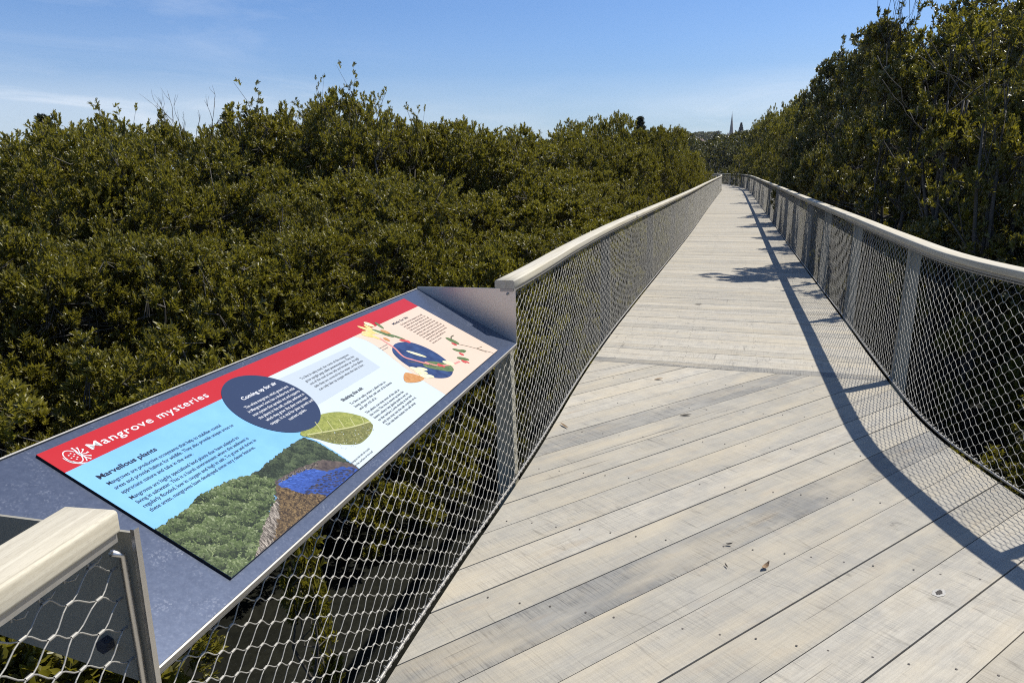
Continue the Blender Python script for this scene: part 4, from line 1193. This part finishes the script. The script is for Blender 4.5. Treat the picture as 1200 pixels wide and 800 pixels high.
for i in range(13):
    y_ = 31.5 + i * 3.3; tree('far', -3.0 + (-.06 * max(0, y_ - 55)) - rt.uniform(0, .5), y_, 3.0 - .022 * (y_ - 31) + rt.uniform(-.2, .4), 1.6, 'distant mangrove close to the far left rail', 'mangroves along the far left rail')
for i in range(14):
    y_ = 12 + i * 2.7; x = -6.2 - rt.uniform(0, 1.2) - .1 * i
    tree('far' if y_ > 17 else 'mid', x, y_, 2.05 + .012 * y_ + rt.uniform(-.2, .15), 1.9, 'mangrove crown behind the row along the left rail', 'mangroves behind the left rail row')
for i in range(10):
    y_ = 20 + i * 4.2; x = -11 - rt.uniform(0, 2) - .35 * i
    tree('far', x, y_, 2.55 + .015 * y_ + rt.uniform(-.3, .2), 2.2, 'distant mangrove crown low on the skyline left of the boardwalk', 'distant mangroves on the left')
# right side
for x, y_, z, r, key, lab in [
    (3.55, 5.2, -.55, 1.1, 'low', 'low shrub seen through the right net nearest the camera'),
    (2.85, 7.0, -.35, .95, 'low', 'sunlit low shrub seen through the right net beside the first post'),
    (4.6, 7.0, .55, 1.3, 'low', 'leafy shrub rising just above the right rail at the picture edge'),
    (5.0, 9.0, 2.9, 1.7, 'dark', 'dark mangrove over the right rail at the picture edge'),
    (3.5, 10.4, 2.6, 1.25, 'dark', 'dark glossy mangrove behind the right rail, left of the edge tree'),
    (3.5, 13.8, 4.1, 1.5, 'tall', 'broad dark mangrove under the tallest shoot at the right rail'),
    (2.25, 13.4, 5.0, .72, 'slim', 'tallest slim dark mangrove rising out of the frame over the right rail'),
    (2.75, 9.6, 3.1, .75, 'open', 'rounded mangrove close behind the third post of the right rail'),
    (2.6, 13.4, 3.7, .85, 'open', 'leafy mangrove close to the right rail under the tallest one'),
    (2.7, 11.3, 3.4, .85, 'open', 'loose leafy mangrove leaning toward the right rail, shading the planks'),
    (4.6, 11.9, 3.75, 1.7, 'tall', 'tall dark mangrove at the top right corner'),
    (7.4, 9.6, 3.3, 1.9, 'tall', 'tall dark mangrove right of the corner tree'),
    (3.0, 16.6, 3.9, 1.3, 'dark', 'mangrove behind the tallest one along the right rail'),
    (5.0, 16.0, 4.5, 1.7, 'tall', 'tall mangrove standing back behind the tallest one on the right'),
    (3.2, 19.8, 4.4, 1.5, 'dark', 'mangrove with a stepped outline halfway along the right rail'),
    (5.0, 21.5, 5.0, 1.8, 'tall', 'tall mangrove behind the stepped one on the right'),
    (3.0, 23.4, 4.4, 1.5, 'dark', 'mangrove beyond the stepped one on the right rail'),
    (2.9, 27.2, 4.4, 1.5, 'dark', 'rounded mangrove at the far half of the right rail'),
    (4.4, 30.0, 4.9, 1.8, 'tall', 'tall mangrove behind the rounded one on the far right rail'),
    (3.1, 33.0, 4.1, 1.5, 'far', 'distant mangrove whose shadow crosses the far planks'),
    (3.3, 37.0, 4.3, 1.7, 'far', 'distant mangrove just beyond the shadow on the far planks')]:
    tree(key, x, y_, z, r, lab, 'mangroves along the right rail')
for i in range(9):
    y_ = 41 + i * 3.8; tree('far', 3.4 - .11 * max(0, y_ - 58) + rt.uniform(-.2, .5), y_, 4.2 - .02 * (y_ - 41) + rt.uniform(-.3, .3), 1.8, 'distant mangrove close to the far right rail', 'mangroves along the far right rail')
for i, (x, y_) in enumerate([(4.4, 8.6), (3.6, 8.9), (4.9, 11.0), (4.0, 12.0), (3.2, 14.6), (4.6, 14.2), (3.0, 18.2), (4.4, 18.0), (3.0, 21.6), (3.2, 25.2), (6.4, 8.2), (6.6, 10.4)]):
    tree('low', x, y_, rt.uniform(.5, 1.2), 1.25, 'shaded low bush under the tall dark trees behind the right rail', 'low bushes behind the right rail')
for i in range(9):
    y_ = 13.5 + i * 4.5; tree('far', 7.2 + rt.uniform(0, 1.5), y_, 5.0 + rt.uniform(-.5, .3), 2.2, 'dark mangrove crown filling in behind the right rail row', 'mangroves behind the right rail row')
for x, y_, z in [(4.4, 47, 5.6), (4.2, 53, 5.9), (4.6, 60, 6.2), (3.6, 66, 6.2), (4.4, 72, 6.6), (3.2, 78, 6.6), (5.2, 82, 7.2), (2.6, 88, 6.6)]:
    tree('far', x, y_, z, 2.3, 'taller far mangrove standing over the end of the right rail', 'tall mangroves at the end of the right rail')
# beyond the bend
for i in range(16):
    x = -13 + i * 1.75; y_ = 96 + abs(x + 3) * .3 + (i % 3) * 4 + (4 if x > -8 else 9)
    if x > 0: y_ -= 14
    tree('vfar', x, y_, 4.3 + rt.uniform(-.6, 1.0), 2.9, 'far mangrove closing the view beyond the bend of the boardwalk', 'mangroves beyond the bend')
# saplings under the sign and at the near corner
tree('sapling', -2.2, 3.12, -.36, .19, 'thin leafy sapling under the sign, seen through the net', None, 'mangrove_sapling', 'sapling')
tree('sapling', -2.75, 2.0, -.12, .55, 'leafy sapling seen through the net in the near left corner', None, 'mangrove_sapling', 'sapling')
tree('sapling', -3.3, 2.0, -.35, .5, 'bushy sapling standing behind the near left corner sapling', None, 'mangrove_sapling', 'sapling')
tree('sapling', 3.05, 6.55, .98, .3, 'upright leafy shoot poking above the right rail', None, 'mangrove_sapling', 'sapling')

# bare twigs on the skyline
def bare(x, y_, z0, h, n, spread, label, seed):
    rr = random.Random(seed); root = empty('bare_shrub', (x, y_, GZ)); tag(root, label, 'shrub')
    tb = MB(); tb.tube([(0, 0, -.1), (.05, 0, (z0 - GZ) * .3), (0, .05, (z0 - GZ) * .5)], [.035, .025, .018], 7)
    def grow(p, d, L, r, dep):
        pts = [p]; q = p
        for k_ in range(4):
            d = (d + Vector((rr.uniform(-.22, .22), rr.uniform(-.22, .22), rr.uniform(-.05, .12)))).normalized(); q = q + d * L / 4; pts.append(q)
        tb.tube(pts, [r, r * .85, r * .7, r * .55, r * .35], 5, caps=False)
        if dep:
            for k_ in range(rr.randint(2, 4)):
                b_ = pts[rr.randint(1, 4)]; grow(b_, (d + Vector((rr.uniform(-.7, .7), rr.uniform(-.7, .7), .2))).normalized(), L * rr.uniform(.35, .6), r * .55, dep - 1)
    for _ in range(n):
        p = Vector((rr.uniform(-spread, spread), rr.uniform(-spread, spread), z0 - GZ - .6))
        tb.tube([(0, 0, (z0 - GZ) * .5), p], [.02, .014], 5, caps=False)
        grow(p, Vector((rr.uniform(-.25, .25), rr.uniform(-.25, .25), 1)).normalized(), h * rr.uniform(.6, 1.05), .011, 2)
    tb.build('branch', M['twig'], root, True)
x, y_ = polar(-40.0, 15.2); bare(x, y_, 2.35, 1.05, 7, .35, 'leafless grey twigs sticking up on the left skyline', 3)
x, y_ = polar(-37.6, 15.2); bare(x, y_, 2.3, .85, 7, .45, 'leafless thin twigs beside the taller bare ones on the skyline', 5)
# grey multi-stem limbs visible in the shade on the right
rr = random.Random(12); root = empty('bare_limbs', (2.95, 11.4, GZ)); tag(root, 'forked grey trunk with bare limbs in the shade behind the right rail', 'tree')
tb = MB()
def limb(p, q, r0, r1, bend, dep):
    P = [Vector(p).lerp(Vector(q), t) + Vector((rr.uniform(-1, 1), rr.uniform(-1, 1), 0)) * bend * math.sin(t * math.pi) for t in np.linspace(0, 1, 6)]
    tb.tube(P, [r0 + (r1 - r0) * t for t in np.linspace(0, 1, 6)], 7)
    if dep:
        for k_ in range(3):
            b_ = P[rr.randint(2, 5)]; limb(b_, b_ + Vector((rr.uniform(-.7, .7), rr.uniform(-.5, .5), rr.uniform(.4, 1.0))), r1 * .8, .006, .06, dep - 1)
limb((0, 0, -.1), (.3, 0, 4.2), .05, .03, .18, 2); limb((0, .05, 1.2), (-.35, .1, 4.0), .045, .02, .15, 2); limb((.05, -.05, 1.6), (.9, .2, 4.4), .04, .018, .15, 2)
tb.build('trunk', M['bark'], root, True)

# pines far off
def pine(x, y_, z0, h, r, label, seed, cone=1.0):
    rg = np.random.default_rng(seed); root = empty('pine_tree', (x, y_, z0)); tag(root, label, 'tree')
    P, A = [], []
    lay = 15
    tb = MB(); tb.tube([(0, 0, -.5), (0, 0, h)], [h * .018, h * .004], 7)
    for k_ in range(lay):
        t = (k_ + 1) / lay; z = h * (.16 + .84 * t); rad = r * (1 - t ** cone) * .95 + r * .07
        for b_ in range(9):
            a = b_ * .698 + k_ * .4 + rg.uniform(-.2, .2); e = np.array([math.cos(a) * rad, math.sin(a) * rad, rad * .18])
            tb.tube([(0, 0, z), tuple(np.array([0, 0, z]) + e)], [h * .004, h * .001], 3, caps=False)
            for q in np.linspace(.2, 1, 8):
                P.append(np.array([0, 0, z]) + e * q + rg.normal(0, r * .05, 3)); A.append(e / (np.linalg.norm(e) + 1e-6) * .6 + np.array([0, 0, .7]))
    P = np.array(P); A = np.array(A); A /= np.linalg.norm(A, axis=1, keepdims=True)
    V, F, rnd = leaves(P, A, 9, r * .26, r * .07, rg)
    link(bpy.data.objects.new('crown', np_mesh('crown', V, F, M['pine'], False, rnd)), root)
    tb.build('trunk', M['bark'], root, True)
x, y_ = polar(-48.4, 34); pine(x, y_, GZ, EYE + 34 * math.tan(R(3.75)) - GZ, .95, 'small dark pine on the left skyline', 5, 2.6)
def hz1(x, y_): return float(hz(np.array([[x]]), np.array([[y_]]))[0, 0])
x, y_ = polar(.25, 640); zz = hz1(x, y_); pine(x, y_, zz, EYE + 640 * math.tan(R(3.12)) - zz, 2.9, 'dark pine right of the church spire on the far hill', 6, 1.3)
x, y_ = polar(-7.0, 90); pine(x, y_, GZ, EYE + 90 * math.tan(R(3.6)) - GZ, 1.5, 'small dark pine top behind the broad mangrove at the left rail', 9, 2.0)

# church on the hill
x, y_ = polar(-.42, 620); z0 = hz1(x, y_) - 1; zt = EYE + 620 * math.tan(R(3.9))
church = empty('church', (x, y_, z0), R(12)); tag(church, 'brown stone church with a slender pointed spire on the far hill', 'church')
hT = zt - z0; b = MB(); tw = 5.2; ht = hT - 19
b.box((0, 0, ht / 2), (tw, tw, ht)); b.box((0, 0, ht + .2), (tw + .7, tw + .7, .5))
for sx_ in (-1, 1):
    for sy_ in (-1, 1):
        b.box((sx_ * tw * .47, sy_ * tw * .47, ht + 1.2), (.8, .8, 2.0)); b.tube([(sx_ * tw * .47, sy_ * tw * .47, ht + 2.2), (sx_ * tw * .47, sy_ * tw * .47, ht + 4.2)], [.6, .05], 4)
b.build('tower', M['stone'], church)
b = MB(); b.tube([(0, 0, ht + .4), (0, 0, hT - .2)], [1.9, .08], 8); b.tube([(0, 0, hT - .4), (0, 0, hT + 1)], .08, 5); b.build('spire', M['stone'], church)
b = MB()
for sy_ in (-1, 1):
    b.box((0, sy_ * (tw / 2 + .03), ht - 3), (1.1, .12, 3.2)); b.box((sy_ * (tw / 2 + .03), 0, ht - 3), (.12, 1.1, 3.2))
b.build('louvre_window', M['glass'], church)
b = MB(); b.box((10, 14, 2.5), (19, 9, 5)); b.build('nave_wall', M['stone'], church)
b = MB(); b.add([(.4, 9, 5.02), (20, 9, 5.02), (20, 19, 5.02), (.4, 19, 5.02), (.4, 14, 8.5), (20, 14, 8.5)], [(0, 1, 5, 4), (2, 3, 4, 5), (1, 2, 5), (0, 4, 3), (0, 3, 2, 1)]); b.build('roof', M['rooft'], church)

def house(az, d, w_, dp, h, rf, label, rot):
    x, y_ = polar(az, d); z = hz1(x, y_) - .6; root = empty('house', (x, y_, z), R(rot)); tag(root, label, 'house', 'houses on the far hill')
    b = MB(); b.box((0, 0, h / 2), (w_, dp, h)); b.build('wall', M['wallp'], root)
    b = MB(); o = .7; b.add([(-w_ / 2 - o, -dp / 2 - o, h + .03), (w_ / 2 + o, -dp / 2 - o, h + .03), (w_ / 2 + o, dp / 2 + o, h + .03), (-w_ / 2 - o, dp / 2 + o, h + .03), (-w_ / 2 + dp * .4, 0, h + rf), (w_ / 2 - dp * .4, 0, h + rf)],
                            [(0, 1, 5, 4), (2, 3, 4, 5), (1, 2, 5), (3, 0, 4), (3, 2, 1, 0)]); r_ = b.build('roof', M['rooft'], root)
    b = MB(); b.box((w_ * .22, dp * .12, h + rf * .8), (1.0, 1.0, 2.2)); b.build('chimney', M['stone'], r_)
    for k_ in range(4):
        b = MB(); b.box((-w_ * .36 + k_ * w_ * .24, -dp / 2 - .03, h * .55), (w_ * .11, .1, h * .34)); b.build('window', M['glass'], root)
house(-3.7, 560, 16, 10, 5.5, 3.2, 'pale house with a terracotta roof left on the far hill', 8)
house(-2.9, 575, 11, 9, 4.5, 3.0, 'smaller terracotta roofed house beside the pale one on the far hill', -15)

# far-off forest and hill scrub: reads as one mass
def mass(name, pts, key, mats):
    protos = []
    for cr, tk, H, rx in PROTO[key]:
        n = len(cr.vertices); v = np.empty(n * 3, np.float32); cr.vertices.foreach_get('co', v)
        m_ = len(cr.polygons); f = np.empty(m_ * 4, np.int32); cr.loops.foreach_get('vertex_index', f)
        a = np.empty(m_, np.float32); cr.attributes['rnd'].data.foreach_get('value', a)
        protos.append((v.reshape(-1, 3), f.reshape(-1, 4), a, H, rx))
    V, F, A_ = [], [], []; b0 = 0
    for i, (x, y_, z, h, r) in enumerate(pts):
        v, f, a, H, rx = protos[i % len(protos)]; t = rt.uniform(0, 6.28); c, s = math.cos(t), math.sin(t)
        q = v * np.array([r / rx, r / rx, h / H]); q = np.stack([q[:, 0] * c - q[:, 1] * s + x, q[:, 0] * s + q[:, 1] * c + y_, q[:, 2] + z], 1)
        V.append(q); F.append(f + b0); A_.append(a); b0 += len(q)
    o = link(bpy.data.objects.new(name, np_mesh(name, np.concatenate(V), np.concatenate(F), mats, False, np.concatenate(A_))))
    return o
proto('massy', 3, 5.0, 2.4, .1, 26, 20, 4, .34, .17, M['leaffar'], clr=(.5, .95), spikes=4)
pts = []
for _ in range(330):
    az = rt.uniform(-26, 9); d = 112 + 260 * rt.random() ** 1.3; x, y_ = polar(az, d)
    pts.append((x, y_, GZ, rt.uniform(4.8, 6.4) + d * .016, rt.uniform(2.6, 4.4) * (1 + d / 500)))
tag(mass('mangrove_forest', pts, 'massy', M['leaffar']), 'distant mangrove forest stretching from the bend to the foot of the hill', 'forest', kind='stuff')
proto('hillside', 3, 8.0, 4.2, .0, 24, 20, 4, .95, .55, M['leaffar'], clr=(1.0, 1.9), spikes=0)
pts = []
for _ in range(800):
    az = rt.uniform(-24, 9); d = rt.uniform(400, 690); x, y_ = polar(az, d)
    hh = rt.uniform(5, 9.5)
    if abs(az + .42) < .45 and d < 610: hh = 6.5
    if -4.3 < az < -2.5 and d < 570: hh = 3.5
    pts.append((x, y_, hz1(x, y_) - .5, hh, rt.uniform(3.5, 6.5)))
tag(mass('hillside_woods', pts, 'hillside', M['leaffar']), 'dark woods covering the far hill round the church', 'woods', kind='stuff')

# ------------------------------------------------------------------ air
hm = bpy.data.materials.new('pale_haze'); hm.use_nodes = True; hn = hm.node_tree; hn.nodes.remove(hn.nodes['Principled BSDF'])
pv = hn.nodes.new('ShaderNodeVolumePrincipled'); pv.inputs['Color'].default_value = (.78, .86, 1, 1); pv.inputs['Density'].default_value = .0001
hn.links.new(pv.outputs[0], hn.nodes['Material Output'].inputs['Volume'])
b = MB(); b.box((0, 0, 27), (9200, 9200, 62)); hz_ = b.build('haze', hm); hz_['kind'] = 'stuff'

# ------------------------------------------------------------------ litter on the planks
def litter(x, y_, rz, L, wd, mat, label, curl=.3, name='fallen_leaf', cat='leaf'):
    b = MB(); n = 7; vs = []
    for i in range(n):
        t = i / (n - 1); ww = wd * math.sin(math.pi * min(.97, max(.04, t))) ** .8
        z = .004 + L * curl * (t - .4) ** 2
        vs += [(t * L - L / 2, -ww / 2, z + ww * .35), (t * L - L / 2, 0, z), (t * L - L / 2, ww / 2, z + ww * .35)]
    fs = []
    for i in range(n - 1):
        for k_ in (0, 1): fs.append((i * 3 + k_, i * 3 + k_ + 1, i * 3 + 4 + k_, i * 3 + 3 + k_))
    b.add(vs, fs); o = b.build(name, mat); o.location = (x, y_, .001); o.rotation_euler = (0, 0, rz); tag(o, label, cat)
    md = o.modifiers.new('thick', 'SOLIDIFY'); md.thickness = .0008
    return o
litter(.194, 2.86, .9, .045, .022, M['litter'], 'curled tan dead leaf standing on a gap between the near planks', 1.4)
litter(.04, 2.835, 2.0, .03, .007, M['litterd'], 'small dark leaf scrap on the near planks, left of the curled tan leaf', .6)
litter(-.24, 4.72, .3, .075, .018, M['litterd'], 'dark narrow dead leaf lying in the middle of the planks', .25)
litter(-.50, 5.55, .5, .07, .02, M['litter'], 'brown dead leaf on the grey plank near the border board', .2)
litter(-.98, 4.33, 2.3, .10, .016, M['litter'], 'reddish dry leaf beside the left net at the grey plank', .2)
litter(-.35, 8.9, .1, .09, .02, M['litterd'], 'dark dead leaf on the straight planks before the leaf shadows', .2)
litter(.05, 3.02, .2, .03, .012, M['litterd'], 'tiny dark curl on the grey plank in the foreground', .8)
# knot in the near right plank: pale ring with a dark hole, part of the deck
kx, ky = .822, 2.845
def ringpts(rx_, ry_, z): return [(kx + rx_ * math.cos(t) * dv[0] - ry_ * math.sin(t) * dv[1] * 1.0, ky + rx_ * math.cos(t) * dv[1] + ry_ * math.sin(t) * dv[0], z) for t in np.linspace(0, 6.283, 24, endpoint=False)]
b = MB(); rk = random.Random(2)
o_ = [(p[0] + rk.uniform(-.003, .003), p[1] + rk.uniform(-.003, .003), p[2]) for p in ringpts(.034, .021, .0026)]
b.add(o_, [tuple(range(24))]); i_ = [(p[0] + rk.uniform(-.003, .003), p[1] + rk.uniform(-.003, .003), p[2]) for p in ringpts(.021, .009, .0038)]
b.add(i_, [tuple(range(24))], 1); b.build('knot', [simple('knot_pale', (.31, .295, .26), .8, var=.6, scale=90), M['litterd']], deck)
